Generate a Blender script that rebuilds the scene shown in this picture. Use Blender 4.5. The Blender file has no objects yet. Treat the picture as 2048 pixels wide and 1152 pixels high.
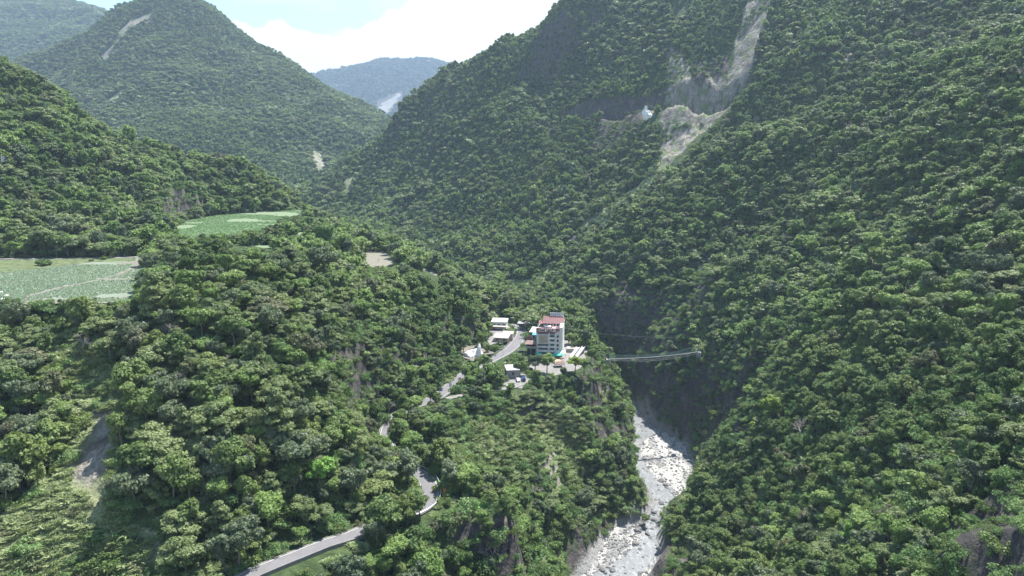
import bpy, bmesh, math, random
import numpy as np
from mathutils import Vector, Matrix
R = math.radians
rng = np.random.default_rng(7)
random.seed(7)
sc = bpy.context.scene
col = sc.collection

# ------------------------------------------------------------------ camera, sky, sun, exposure
DENOISE = True
PITCH = R(12.0); FPX = 1384.0
CP, SP = math.cos(PITCH), math.sin(PITCH)
cam = bpy.data.objects.new('camera', bpy.data.cameras.new('camera')); col.objects.link(cam)
cam.location = (0, 0, 0); cam.rotation_euler = (R(90) - PITCH, 0, 0)
cam.data.sensor_width = 36; cam.data.lens = FPX / 2048 * 36
cam.data.clip_start = 1; cam.data.clip_end = 30000
sc.camera = cam
SUN_EL, SUN_AZ = R(60), R(36)          # azimuth clockwise from +Y (straight ahead)
w = bpy.data.worlds.new("World"); sc.world = w; w.use_nodes = True
def build_world():
    nt = w.node_tree; N = nt.nodes; L = nt.links
    bg = N['Background']
    sky = N.new('ShaderNodeTexSky'); sky.sky_type = 'NISHITA'; sky.sun_disc = False
    sky.sun_elevation = SUN_EL; sky.sun_rotation = SUN_AZ; sky.air_density = 1.0; sky.dust_density = 0.6; sky.altitude = 1500
    tc = N.new('ShaderNodeTexCoord')
    sep = N.new('ShaderNodeSeparateXYZ'); L.new(tc.outputs['Generated'], sep.inputs[0])
    def m(op, a, b=None, c=None, clamp=False):
        n = N.new('ShaderNodeMath'); n.operation = op; n.use_clamp = clamp
        for i, x in enumerate((a, b, c)):
            if x is None: continue
            if isinstance(x, (int, float)): n.inputs[i].default_value = x
            else: L.new(x, n.inputs[i])
        return n.outputs[0]
    def noise(scale, detail, dist=0.0, sx=1, sy=1, sz=1):
        mp = N.new('ShaderNodeMapping'); mp.inputs['Scale'].default_value = (sx, sy, sz)
        L.new(tc.outputs['Generated'], mp.inputs[0])
        n = N.new('ShaderNodeTexNoise'); n.inputs['Scale'].default_value = scale; n.inputs['Detail'].default_value = detail
        n.inputs['Distortion'].default_value = dist; L.new(mp.outputs[0], n.inputs['Vector']); return n.outputs['Fac']
    el = m('ARCSINE', sep.outputs['Z']); az = m('ARCTAN2', sep.outputs['X'], sep.outputs['Y'])
    # top edge of the cloud bank: rises towards the right
    rise = N.new('ShaderNodeMapRange'); rise.interpolation_type = 'SMOOTHSTEP'
    L.new(az, rise.inputs[0]); rise.inputs[1].default_value = R(-11.5); rise.inputs[2].default_value = R(-3.0)
    rise.inputs[3].default_value = R(8.5); rise.inputs[4].default_value = R(13.0)
    n1 = noise(26, 8, 0.3); n2 = noise(9, 3)
    edge = m('ADD', rise.outputs[0], m('MULTIPLY', m('SUBTRACT', n1, 0.5), R(2.6)))
    edge = m('ADD', edge, m('MULTIPLY', m('SUBTRACT', n2, 0.5), R(1.5)))
    bank = m('MULTIPLY', m('SUBTRACT', edge, el), 260, clamp=True)
    wisp = m('MULTIPLY', m('SUBTRACT', noise(5.5, 5, 0.4, 1, 1, 3.0), 0.50), 4.0, clamp=True)
    wisp = m('MULTIPLY', wisp, 0.75)
    cl = m('MAXIMUM', bank, wisp)
    shade = m('MULTIPLY_ADD', n2, 1.0, 6.0)
    cc = N.new('ShaderNodeCombineColor')
    L.new(m('MULTIPLY', shade, 1.0), cc.inputs[0]); L.new(shade, cc.inputs[1]); L.new(shade, cc.inputs[2])
    tint = N.new('ShaderNodeMix'); tint.data_type = 'RGBA'; tint.blend_type = 'MULTIPLY'; tint.inputs[0].default_value = 1
    L.new(sky.outputs[0], tint.inputs[6]); tint.inputs[7].default_value = (1.3, 1.48, 1.42, 1)
    mx = N.new('ShaderNodeMix'); mx.data_type = 'RGBA'
    L.new(cl, mx.inputs[0]); L.new(tint.outputs[2], mx.inputs[6]); L.new(cc.outputs[0], mx.inputs[7])
    L.new(mx.outputs[2], bg.inputs[0]); bg.inputs[1].default_value = 0.074
build_world()
sun = bpy.data.objects.new('sun', bpy.data.lights.new('sun', 'SUN')); col.objects.link(sun)
sun.data.energy = 5.0; sun.data.angle = R(0.5); sun.data.color = (1.0, 0.96, 0.90)
sun.rotation_euler = (R(90) - SUN_EL, 0, -SUN_AZ + math.pi)
sd = Vector((math.sin(SUN_AZ) * math.cos(SUN_EL), math.cos(SUN_AZ) * math.cos(SUN_EL), math.sin(SUN_EL)))
sun.rotation_euler = sd.to_track_quat('Z', 'Y').to_euler()
sun.location = sd * 800
sc.view_settings.view_transform = 'Standard'; sc.view_settings.look = 'None'
sc.view_settings.exposure = 1.27; sc.view_settings.gamma = 1.0
sc.cycles.max_bounces = 5; sc.cycles.diffuse_bounces = 2; sc.cycles.glossy_bounces = 1
sc.cycles.transmission_bounces = 2; sc.cycles.transparent_max_bounces = 4; sc.cycles.volume_bounces = 1
sc.cycles.use_denoising = DENOISE; sc.cycles.denoiser = 'OPENIMAGEDENOISE'; sc.cycles.denoising_prefilter = 'ACCURATE'

# ------------------------------------------------------------------ pixel <-> world helpers
def unp(u, v, Y):
    a = (u - 1024) / FPX; b = -(v - 576) / FPX
    t = Y / (CP + b * SP)
    return np.array((a * t, Y, t * (b * CP - SP)))
def unz(u, v, z):
    b = -(v - 576) / FPX
    return unp(u, v, z * (CP + b * SP) / (b * CP - SP))
def proj(P):
    P = np.asarray(P, float)
    d = P[..., 1] * CP - P[..., 2] * SP
    d = np.maximum(d, 1e-3)
    b = (P[..., 1] * SP + P[..., 2] * CP) / d
    return 1024 + FPX * P[..., 0] / d, 576 - FPX * b, d
def inpoly(x, y, poly):
    x = np.asarray(x); y = np.asarray(y); ins = np.zeros(x.shape, bool); n = len(poly)
    for i in range(n):
        x0, y0 = poly[i][:2]; x1, y1 = poly[(i + 1) % n][:2]
        if y0 == y1: continue
        c = ((y0 > y) != (y1 > y)) & (x < (x1 - x0) * (y - y0) / (y1 - y0) + x0)
        ins ^= c
    return ins
def polydist(x, y, poly, closed=True):
    d = np.full(np.shape(x), 1e9); n = len(poly)
    for i in range(n if closed else n - 1):
        x0, y0 = poly[i][:2]; x1, y1 = poly[(i + 1) % n][:2]
        dx, dy = x1 - x0, y1 - y0; l2 = dx * dx + dy * dy + 1e-9
        t = np.clip(((x - x0) * dx + (y - y0) * dy) / l2, 0, 1)
        d = np.minimum(d, np.hypot(x - x0 - t * dx, y - y0 - t * dy))
    return d
def nearest_on(x, y, pts):
    """distance to a polyline, and the extra columns of pts interpolated there"""
    pts = np.asarray(pts, float); d = np.full(np.shape(x), 1e9); ex = np.zeros(np.shape(x) + (pts.shape[1] - 2,))
    for i in range(len(pts) - 1):
        a, b = pts[i], pts[i + 1]; dx, dy = b[0] - a[0], b[1] - a[1]
        t = np.clip(((x - a[0]) * dx + (y - a[1]) * dy) / (dx * dx + dy * dy + 1e-9), 0, 1)
        dd = np.hypot(x - a[0] - t * dx, y - a[1] - t * dy); k = dd < d
        d = np.where(k, dd, d); e = a[2:] + t[..., None] * (b[2:] - a[2:]); ex = np.where(k[..., None], e, ex)
    return d, ex
def smooth_line(P, n=8):
    P = np.asarray(P, float); P = np.vstack([2 * P[0] - P[1], P, 2 * P[-1] - P[-2]]); out = []
    for i in range(1, len(P) - 2):
        for k in range(n):
            t = k / n
            out.append(0.5 * (2 * P[i] + (P[i + 1] - P[i - 1]) * t + (2 * P[i - 1] - 5 * P[i] + 4 * P[i + 1] - P[i + 2]) * t * t
                              + (-P[i - 1] + 3 * P[i] - 3 * P[i + 1] + P[i + 2]) * t ** 3))
    out.append(P[-2]); return np.array(out)
_lat = rng.random((257, 257))
def vnoise(x, y, s, seed=0):
    x = x / s + seed * 17.31; y = y / s + seed * 9.77
    xi = np.floor(x).astype(int); yi = np.floor(y).astype(int); fx = x - xi; fy = y - yi
    fx = fx * fx * (3 - 2 * fx); fy = fy * fy * (3 - 2 * fy)
    g = lambda i, j: _lat[i % 257, j % 257]
    return (g(xi, yi) * (1 - fx) + g(xi + 1, yi) * fx) * (1 - fy) + (g(xi, yi + 1) * (1 - fx) + g(xi + 1, yi + 1) * fx) * fy
def fbm(x, y, s, o=4, seed=0):
    r = 0; a = 1; t = 0
    for k in range(o):
        r = r + a * (vnoise(x, y, s, seed + k) - 0.5); t += a; a *= .5; s *= .5
    return r / t
def ridged(x, y, s, o=3, seed=0):
    r = 0; a = 1; t = 0
    for k in range(o):
        r = r + a * (1 - np.abs(2 * vnoise(x, y, s, seed + k) - 1)); t += a; a *= .5; s *= .5
    return r / t - .5
class RBF:
    def __init__(s, P, lam=0.02):
        P = np.asarray(P, float); s.p = P[:, :2] / 300.; n = len(P)
        d = np.hypot(*(s.p[:, None] - s.p[None]).transpose(2, 0, 1))
        A = np.zeros((n + 3, n + 3)); A[:n, :n] = d + 0 * d; A[:n, :n] -= lam * np.eye(n)   # linear kernel: no overshoot
        A[:n, n] = 1; A[:n, n + 1:] = s.p; A[n, :n] = 1; A[n + 1:, :n] = s.p.T
        s.c = np.linalg.lstsq(A, np.concatenate([P[:, 2], np.zeros(3)]), rcond=None)[0]
    def __call__(s, x, y):
        x = np.asarray(x, float) / 300.; y = np.asarray(y, float) / 300.; n = len(s.p)
        r = s.c[n] + s.c[n + 1] * x + s.c[n + 2] * y
        for i in range(n): r = r + s.c[i] * np.sqrt((x - s.p[i, 0]) ** 2 + (y - s.p[i, 1]) ** 2 + .0004)
        return r
def blur(Z, k):
    for _ in range(k):
        Zp = np.pad(Z, 1, mode='edge')
        Z = (Zp[:-2, 1:-1] + Zp[2:, 1:-1] + Zp[1:-1, :-2] + Zp[1:-1, 2:] + 2 * Zp[1:-1, 1:-1]) / 6
    return Z

# ------------------------------------------------------------------ mesh + object helpers
def tag(o, label=None, cat=None, group=None, kind=None):
    if label: o['label'] = label
    if cat: o['category'] = cat
    if group: o['group'] = group
    if kind: o['kind'] = kind
    return o
def mesh_obj(name, verts, faces, mat, parent=None, smooth=False, link=True):
    me = bpy.data.meshes.new(name)
    verts = np.asarray(verts, np.float32); faces = np.asarray(faces, np.int32)
    k = faces.shape[1]
    me.vertices.add(len(verts)); me.vertices.foreach_set('co', verts.ravel())
    me.loops.add(faces.size); me.loops.foreach_set('vertex_index', faces.ravel())
    me.polygons.add(len(faces)); me.polygons.foreach_set('loop_start', np.arange(0, faces.size, k, dtype=np.int32))
    me.update(calc_edges=True); me.validate()
    if smooth: me.polygons.foreach_set('use_smooth', np.ones(len(me.polygons), bool))
    for m_ in (mat if isinstance(mat, (list, tuple)) else [mat]): me.materials.append(m_)
    o = bpy.data.objects.new(name, me)
    if link: col.objects.link(o)
    if parent: o.parent = parent
    return o
def grid_faces(ny, nx):
    i = np.arange(ny * nx).reshape(ny, nx)
    return np.stack([i[:-1, :-1], i[:-1, 1:], i[1:, 1:], i[1:, :-1]], -1).reshape(-1, 4)
class MB:
    def __init__(s): s.bm = bmesh.new()
    def box(s, x0, x1, y0, y1, z0, z1):
        vs = [s.bm.verts.new(p) for p in ((x0, y0, z0), (x1, y0, z0), (x1, y1, z0), (x0, y1, z0), (x0, y0, z1), (x1, y0, z1), (x1, y1, z1), (x0, y1, z1))]
        for f in ((0, 3, 2, 1), (4, 5, 6, 7), (0, 1, 5, 4), (1, 2, 6, 5), (2, 3, 7, 6), (3, 0, 4, 7)): s.bm.faces.new([vs[i] for i in f])
        return s
    def prism(s, poly, z0, z1):
        n = len(poly); a = [s.bm.verts.new((p[0], p[1], z0)) for p in poly]; b = [s.bm.verts.new((p[0], p[1], z1)) for p in poly]
        s.bm.faces.new(a[::-1]); s.bm.faces.new(b)
        for i in range(n): s.bm.faces.new((a[i], a[(i + 1) % n], b[(i + 1) % n], b[i]))
        return s
    def tube(s, p, q, r0, r1=None, n=6):
        r1 = r0 if r1 is None else r1; p = Vector(p); q = Vector(q); d = (q - p)
        if d.length < 1e-6: return s
        m = d.to_track_quat('Z', 'Y').to_matrix(); a = []; b = []
        for i in range(n):
            c = m @ Vector((math.cos(2 * math.pi * i / n), math.sin(2 * math.pi * i / n), 0))
            a.append(s.bm.verts.new(p + c * r0)); b.append(s.bm.verts.new(q + c * r1))
        for i in range(n): s.bm.faces.new((a[i], a[(i + 1) % n], b[(i + 1) % n], b[i]))
        s.bm.faces.new(a[::-1]); s.bm.faces.new(b); return s
    def path(s, pts, r, n=5):
        for i in range(len(pts) - 1): s.tube(pts[i], pts[i + 1], r, r, n)
        return s
    def quad(s, a, b, c, d):
        s.bm.faces.new([s.bm.verts.new(p) for p in (a, b, c, d)]); return s
    def slab(s, a, b, c, d, t):
        """sloping plate of thickness t (downwards)"""
        up = [s.bm.verts.new(p) for p in (a, b, c, d)]; dn = [s.bm.verts.new((p[0], p[1], p[2] - t)) for p in (a, b, c, d)]
        s.bm.faces.new(up); s.bm.faces.new(dn[::-1])
        for i in range(4): s.bm.faces.new((up[i], dn[i], dn[(i + 1) % 4], up[(i + 1) % 4]))
        return s
    def build(s, name, mat, parent=None, smooth=False):
        bmesh.ops.recalc_face_normals(s.bm, faces=s.bm.faces)
        me = bpy.data.meshes.new(name); s.bm.to_mesh(me); s.bm.free(); me.materials.append(mat)
        if smooth: me.polygons.foreach_set('use_smooth', np.ones(len(me.polygons), bool))
        o = bpy.data.objects.new(name, me); col.objects.link(o)
        if parent: o.parent = parent
        return o
def empty(name, loc, rz=0, label=None, cat=None, group=None):
    o = bpy.data.objects.new(name, None); col.objects.link(o); o.location = loc; o.rotation_euler.z = rz
    o.empty_display_size = .5
    return tag(o, label, cat, group)

# ------------------------------------------------------------------ materials
class Mat:
    def __init__(s, name, rough=.8, spec=.3):
        s.m = bpy.data.materials.new(name); s.m.use_nodes = True; s.t = s.m.node_tree; s.N = s.t.nodes; s.L = s.t.links
        s.b = s.N['Principled BSDF']; s.b.inputs['Roughness'].default_value = rough
        s.b.inputs['Specular IOR Level'].default_value = spec
        s._geo = None
    def pos(s):
        if not s._geo: s._geo = s.N.new('ShaderNodeNewGeometry')
        return s._geo.outputs['Position']
    def obj(s):
        return s.N.new('ShaderNodeTexCoord').outputs['Object']
    def noise(s, scale, detail=3, vec=None, rough=.55, stretch=None, dist=0.):
        n = s.N.new('ShaderNodeTexNoise'); n.inputs['Scale'].default_value = scale; n.inputs['Detail'].default_value = detail
        n.inputs['Roughness'].default_value = rough; n.inputs['Distortion'].default_value = dist
        v = vec or s.pos()
        if stretch:
            mp = s.N.new('ShaderNodeMapping'); mp.inputs['Scale'].default_value = stretch; s.L.new(v, mp.inputs[0]); v = mp.outputs[0]
        s.L.new(v, n.inputs['Vector']); return n.outputs['Fac']
    def voro(s, scale, vec=None, feature='F1', out='Distance', stretch=None):
        n = s.N.new('ShaderNodeTexVoronoi'); n.feature = feature; n.inputs['Scale'].default_value = scale
        v = vec or s.pos()
        if stretch:
            mp = s.N.new('ShaderNodeMapping'); mp.inputs['Scale'].default_value = stretch; s.L.new(v, mp.inputs[0]); v = mp.outputs[0]
        s.L.new(v, n.inputs['Vector']); return n.outputs[out]
    def math(s, op, a, b=None, clamp=False):
        n = s.N.new('ShaderNodeMath'); n.operation = op; n.use_clamp = clamp
        for i, x in enumerate((a, b)):
            if x is None: continue
            if isinstance(x, (int, float)): n.inputs[i].default_value = x
            else: s.L.new(x, n.inputs[i])
        return n.outputs[0]
    def rng(s, x, a, b, c=0., d=1.):
        n = s.N.new('ShaderNodeMapRange'); s.L.new(x, n.inputs[0])
        for i, q in enumerate((a, b, c, d)): n.inputs[i + 1].default_value = q
        return n.outputs[0]
    def mix(s, f, a, b, blend='MIX'):
        n = s.N.new('ShaderNodeMix'); n.data_type = 'RGBA'; n.blend_type = blend
        for i, x in ((0, f), (6, a), (7, b)):
            if isinstance(x, (int, float)): n.inputs[i].default_value = x
            elif isinstance(x, (tuple, list)): n.inputs[i].default_value = tuple(x) + (1,) if len(x) == 3 else x
            else: s.L.new(x, n.inputs[i])
        return n.outputs[2]
    def ramp(s, x, stops):
        n = s.N.new('ShaderNodeValToRGB'); s.L.new(x, n.inputs[0]); e = n.color_ramp.elements
        while len(e) < len(stops): e.new(.5)
        for q, (p, c) in zip(e, stops): q.position = p; q.color = tuple(c) + (1,)
        return n.outputs[0]
    def color(s, c):
        if isinstance(c, (tuple, list)): s.b.inputs['Base Color'].default_value = tuple(c) + (1,)
        else: s.L.new(c, s.b.inputs['Base Color'])
        return s
    def bump(s, h, strength=.5, dist=.3):
        n = s.N.new('ShaderNodeBump'); n.inputs['Strength'].default_value = strength; n.inputs['Distance'].default_value = dist
        s.L.new(h, n.inputs['Height']); s.L.new(n.outputs[0], s.b.inputs['Normal']); return s
def plain(name, c, rough=.7, var=.12, scale=1.5, spec=.3, metal=0.):
    M = Mat(name, rough, spec); n = M.noise(scale, 4)
    c2 = tuple(max(0, x * (1 - var * 1.6)) for x in c); c1 = tuple(min(1, x * (1 + var)) for x in c)
    M.color(M.ramp(n, [(.3, c2), (.7, c1)])); M.b.inputs['Metallic'].default_value = metal
    return M.m

def leaf_mat(name, c, c2, hv=.35, trans=.30):
    """c..c2: the range of the kind's own leaf colours, picked per tree, plus a small change leaf clump to leaf clump"""
    M = Mat(name, .55, .28)
    oi = M.N.new('ShaderNodeObjectInfo')
    n = M.noise(.55, 2); big = M.noise(.018, 3)
    f = M.math('ADD', M.math('MULTIPLY', oi.outputs['Random'], .55), M.math('MULTIPLY', M.math('SUBTRACT', big, .5), 2.2))
    f = M.math('ADD', f, M.math('MULTIPLY', M.math('SUBTRACT', n, .5), .9))
    f = M.math('ADD', f, .12, clamp=True)
    cc = M.mix(f, c, c2)
    # a few trees turn yellowish or brownish
    r2 = M.math('FRACT', M.math('MULTIPLY', oi.outputs['Random'], 37.7))
    yel = M.math('MULTIPLY', M.math('GREATER_THAN', r2, .93), .5); brn = M.math('MULTIPLY', M.math('LESS_THAN', r2, .05), .55)
    cc = M.mix(yel, cc, (.20, .25, .07)); cc = M.mix(brn, cc, (.17, .145, .10))
    M.color(cc)
    tr = M.N.new('ShaderNodeBsdfTranslucent'); M.L.new(M.mix(.35, cc, (.25, .38, .08)), tr.inputs[0])
    mx = M.N.new('ShaderNodeMixShader'); mx.inputs[0].default_value = trans
    M.L.new(M.b.outputs[0], mx.inputs[1]); M.L.new(tr.outputs[0], mx.inputs[2])
    M.L.new(mx.outputs[0], M.N['Material Output'].inputs[0])
    return M.m
LEAF = {
    'broad': leaf_mat('leaf_dark_green', (.084, .142, .042), (.215, .285, .092)),
    'bright': leaf_mat('leaf_light_green', (.150, .240, .064), (.275, .37, .115)),
    'olive': leaf_mat('leaf_olive', (.130, .178, .070), (.235, .29, .12)),
    'grey': leaf_mat('leaf_grey_green', (.115, .155, .090), (.205, .25, .145)),
    'shrub': leaf_mat('leaf_shrub', (.11, .20, .068), (.23, .34, .13)),
    'reed': leaf_mat('leaf_reed', (.27, .35, .15), (.44, .50, .27)),
}
def bark():
    M = Mat('bark', .9, .1); M.color(M.ramp(M.noise(1.2, 4, stretch=(1, 1, .3)), [(.3, (.10, .085, .065)), (.7, (.26, .23, .19))])); return M.m
BARK = bark(); DEADWOOD = plain('dead_wood', (.42, .37, .33), .9, .25)

# ------------------------------------------------------------------ the land: control points
CAN = [  # (u, v, distance) on the tree tops
 (0,1152,150),(150,1152,156),(300,1152,156),(440,1140,152),(500,1050,166),(0,900,185),(0,1000,165),(200,1000,170),(200,900,182),
 (0,750,212),(150,750,214),(300,750,210),(0,622,244),(100,618,247),(200,612,248),(400,560,250),(300,520,278),(330,600,240),(450,620,228),(300,680,225),(550,650,235),
 (600,700,238),(600,850,200),(450,850,190),(350,950,176),(500,980,175),(700,950,192),(650,1030,181),(760,980,196),(800,900,226),(800,850,250),(750,750,275),(800,700,305),
 (700,600,320),(650,500,345),(600,560,295),(700,562,362),(745,548,388),(850,600,375),(900,680,372),(820,650,340),(950,600,440),(1000,620,470),(900,540,480),(850,540,450),(640,455,470),
 (0,130,550),(100,190,560),(200,255,580),(330,290,610),(430,325,625),(500,345,640),(580,400,640),(0,300,450),(0,400,405),(0,480,372),(150,480,385),(200,400,470),(250,480,400),(330,440,440),(400,405,590),(350,350,560),
 # spine between road and river
 (900,1100,186),(1000,1150,196),(905,1020,203),(960,1010,212),(950,960,235),(1000,880,265),(1100,1050,240),(1000,1000,228),(1080,1130,215),(950,850,290),(1050,820,320),(1150,800,335),(1130,900,300),(1190,950,318),(1230,950,335),(1240,870,385),
 (1190,800,365),(1230,740,405),(1200,700,420),(1250,790,430),(1170,660,440),(1100,600,500),(1160,640,470),
 # right wall of the gorge
 (1400,1100,278),(1500,1100,246),(1650,1100,206),(1800,1100,176),(1700,1000,202),(1500,1000,262),(1420,950,330),
 (1400,850,372),(1500,900,302),(1500,800,332),(1400,780,402),(1330,820,440),(1700,900,218),(1900,950,170),(1400,700,425),(1500,700,362),(1700,700,282),(1900,700,236),(2048,850,176),(2048,700,216),
 (1300,740,465),(1250,690,490),(1300,640,505),(1400,600,462),(1500,600,432),(1700,600,332),(2048,550,272),(1300,500,575),(1500,500,492),(1700,500,402),(2048,400,332),(1800,400,422),(1500,400,562),(1400,420,582),
 (2048,250,392),(1800,250,502),(1600,300,552),(2048,120,432),(1800,170,542),(1600,210,602),(1480,240,635),(1330,370,640),(1240,450,620),(1150,530,600),(1080,590,560),(1400,320,640),
 # the far slope above the spur
 (2048,0,570),(1800,100,660),(1800,0,730),(1600,100,710),(1600,0,810),(1500,150,740),(1300,200,860),(1200,100,985),(1100,22,1060),(1130,0,1065),(1300,0,1010),(1450,0,920),
 (1060,72,1080),(1000,97,1100),(940,122,1150),(890,132,1180),(860,167,1165),(800,205,1150),(770,252,1160),(690,312,1200),(640,375,1230),(1000,250,960),(1000,350,890),(1000,450,800),(1000,540,690),(900,350,985),(900,450,875),
 (800,400,1020),(750,450,950),(700,420,1050),(1150,350,790),(1150,450,700),(1250,300,810),(1250,400,710),(1100,200,1000),(1200,300,840),(850,500,820),(920,530,720),(1050,570,640),(780,300,1120),(850,250,1110)]
GND = [  # bare ground seen through a pixel, (u, v, distance)
 (1440,237,770),(1888,1152,106),(1925,1060,108),(1985,1005,110),(2060,962,112),(2250,930,114),(2060,1160,106.5),(2250,1160,108),(1900,1230,104),(2060,1230,103),(1350,300,760),(1340,345,720),(1300,240,850),(1200,243,880),(1400,150,790),(1500,20,870)]
WLD = [  # places hidden from the photo, (x, y, z)
 (-150,720,-115),(-60,640,-125),(-260,820,-90),(-450,800,-20),(-620,720,40),(-380,950,-120),(-600,980,-110),(-250,1000,-130),(-250,1250,-140),(-450,1250,-130),(-600,1250,-120),(-150,1330,-90),
 (-620,560,110),(-620,400,20),(-620,300,-30),(-400,230,-62),(-300,150,-115),(-200,90,-130),(-100,90,-130),(-50,60,-150),(-400,60,-100),(-620,60,-60),
 (60,110,-150),(72,92,-128),(95,170,-120),(150,40,-40),(200,130,-20),(78,100,-104),(100,80,-88),(300,60,20),(400,200,60),(620,60,90),(620,300,120),(400,380,70),(620,600,210),(620,900,260),(500,1100,260),
 (300,1300,190),(100,1300,120),(0,1350,70),(620,1350,200),(90,80,-120),(60,60,-160)]
P = []
for (u, v, Y) in CAN: p = unp(u, v, Y); p[2] -= 6.5; P.append(p)
for (u, v, Y) in GND: P.append(unp(u, v, Y))
P += [np.array(p, float) for p in WLD]
for (u, v, Y) in [(0,130,550),(100,190,560),(200,255,580),(330,290,610),(430,325,625),(500,345,640)]:
    p = unp(u, v, Y); P.append(p + np.array((-10, 90, -50)))
for (u, v, Y) in [(1060,72,1080),(1000,97,1100),(940,122,1150),(890,132,1180),(1130,0,1065)]:
    p = unp(u, v, Y); P.append(p + np.array((-30, 120, -50)))
for (u, v, Y) in [(1800,170,542),(1600,210,602),(1480,240,635),(1330,370,640)]:
    p = unp(u, v, Y); P.append(p + np.array((12, 38, -16)))
for (u, v, Y) in [(1888,1152,106),(1925,1060,108),(1985,1005,110),(2060,962,112),(2250,930,114)]:
    p = unp(u, v, Y); P.append(p + np.array((8, 20, -20)))
base = RBF(P)

# polygons given by what they look like in the photo, unprojected to their own level
def zpoly(px, z): return [tuple(unz(u, v, z)[:2]) for u, v in px]
FZ = -60.0
F_LEFT = zpoly([(-160,522),(-60,521),(60,519),(180,516),(272,512),(300,518),(300,545),(290,570),(280,600),(200,606),(100,608),(0,606),(-120,610),(-200,600)], FZ)
F_FAR = zpoly([(345,458),(375,441),(430,431),(520,424),(600,420),(605,428),(570,436),(556,452),(530,458),(527,470),(480,474),(440,480),(400,486),(370,480)], FZ)
F_SMALL = zpoly([(560,482),(600,462),(640,468),(620,482)], -66)
F_BROWN = zpoly([(718,512),(735,504),(752,502),(788,510),(790,530),(760,536),(735,536),(718,530)], -77)
F_STRIP = zpoly([(828,540),(850,536),(880,552),(870,560)], -93)
F_STRIP2 = zpoly([(455,491),(545,490),(550,496),(455,498)], -60)
PAD = zpoly([(1046,748),(1110,750),(1152,742),(1168,728),(1172,700),(1150,690),(1125,676),(1062,668),(1054,690),(1050,720)], -124)
PAD2 = zpoly([(975,690),(1005,684),(1022,670),(1024,655),(1000,645),(972,655)], -121.5)
PAD3 = zpoly([(920,716),(962,722),(985,705),(960,688),(925,690)], -119)
PAD4 = zpoly([(1000,770),(1040,778),(1062,760),(1050,748),(1005,748)], -122)
F_VERGE = zpoly([(868,952),(905,975),(945,1000),(990,1008),(985,1022),(920,1020),(888,1016),(889,990),(880,968)], -113.6)
FLATS = [(F_VERGE, -113.6, 8), (F_LEFT, FZ, 6), (F_FAR, FZ, 8), (F_SMALL, -66, 6), (F_BROWN, -77, 8), (F_STRIP, -93, 6), (F_STRIP2, -60, 5), (PAD, -124, 10), (PAD2, -121.5, 6), (PAD3, -119, 5), (PAD4, -122, 5)]

ROAD_PX = [(395,1215,-106,5),(450,1180,-106.6,5),(500,1150,-107,5),(545,1130,-107.6,5),(600,1108,-108.5,5),(650,1088,-109.2,5),(700,1072,-110,5.2),(760,1048,-111,5.8),(806,1030,-111.7,6),
 (842,1013,-112.2,6.2),(857,996,-112.8,6.4),(858,975,-113.4,6.2),(849,955,-114,5.8),(822,938,-114.6,5.4),(790,915,-115.5,5.0),(772,880,-116.6,5.0),(780,845,-117.3,5.2),(812,820,-117.8,5.8),(875,792,-118,6.2),(905,768,-119,6.2),
 (945,738,-120,6.2),(985,718,-121,6.6),(1015,702,-122,6.6),(1034,684,-122.6,7),(1043,668,-123,6.8),(1041,657,-123.2,6.4),(1022,650,-123.4,6),(990,640,-123.5,6)]
def pxline(px): 
    out = []
    for (u, v, z, wd) in px: p = unz(u, v, z); out.append((p[0], p[1], p[2], wd))
    return smooth_line(out, 8)
ROAD = pxline(ROAD_PX)
LANE = pxline([(893,797,-118.3,3.4),(930,789,-119,3.4),(975,781,-120,3.4),(1015,776,-121.3,3.6),(1040,768,-121.9,4.5),(1052,756,-122.2,5)])
FARROAD_W = smooth_line([tuple(unp(u, v, Y)) + (5.5,) for u, v, Y in [(1120,252,930),(1200,244,880),(1260,240,855),(1300,240,840),(1340,238,812),(1390,236,785),(1440,236,766),(1480,232,752)]], 5)
MIDTRACK = smooth_line([tuple(unp(u, v, Y)) + (3.0,) for u, v, Y in [(-160,520,352),(0,519,354),(100,517,355),(180,515,357),(240,513,358),(285,510,362)]], 3)
MIDTRACK[:, 2] = FZ
RIV_PX = [(1152,1172,1290),(1125,1188,1305),(1100,1205,1318),(1075,1222,1322),(1055,1262,1322),(1040,1288,1322),(1025,1300,1326),(1012,1303,1342),(1000,1298,1362),(975,1279,1380),(950,1275,1388),(925,1270,1388),(900,1266,1378),(870,1266,1338),(845,1266,1296),(825,1260,1288),(800,1238,1264),(778,1218,1240),(755,1195,1215)]
RZ = -188.0
rv = []
for v, a, b in RIV_PX:
    p, q = unz(a, v, RZ), unz(b, v, RZ); rv.append(((p[0] + q[0]) / 2, (p[1] + q[1]) / 2, RZ, (q[0] - p[0]) / 2))
rv = [(30, -20, RZ, 12), (32, 100, RZ, 13), (38, 180, RZ, 15), (39, 225, RZ, 15), (41, 252, RZ, 15), (43, 264, RZ, 15.5)] + [q for q in rv if q[1] > 272 or q[1] > 271.5] + [(40, 570, RZ + 1, 7), (20, 620, RZ + 3, 7)]
RIVER = smooth_line(rv, 4)

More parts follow.
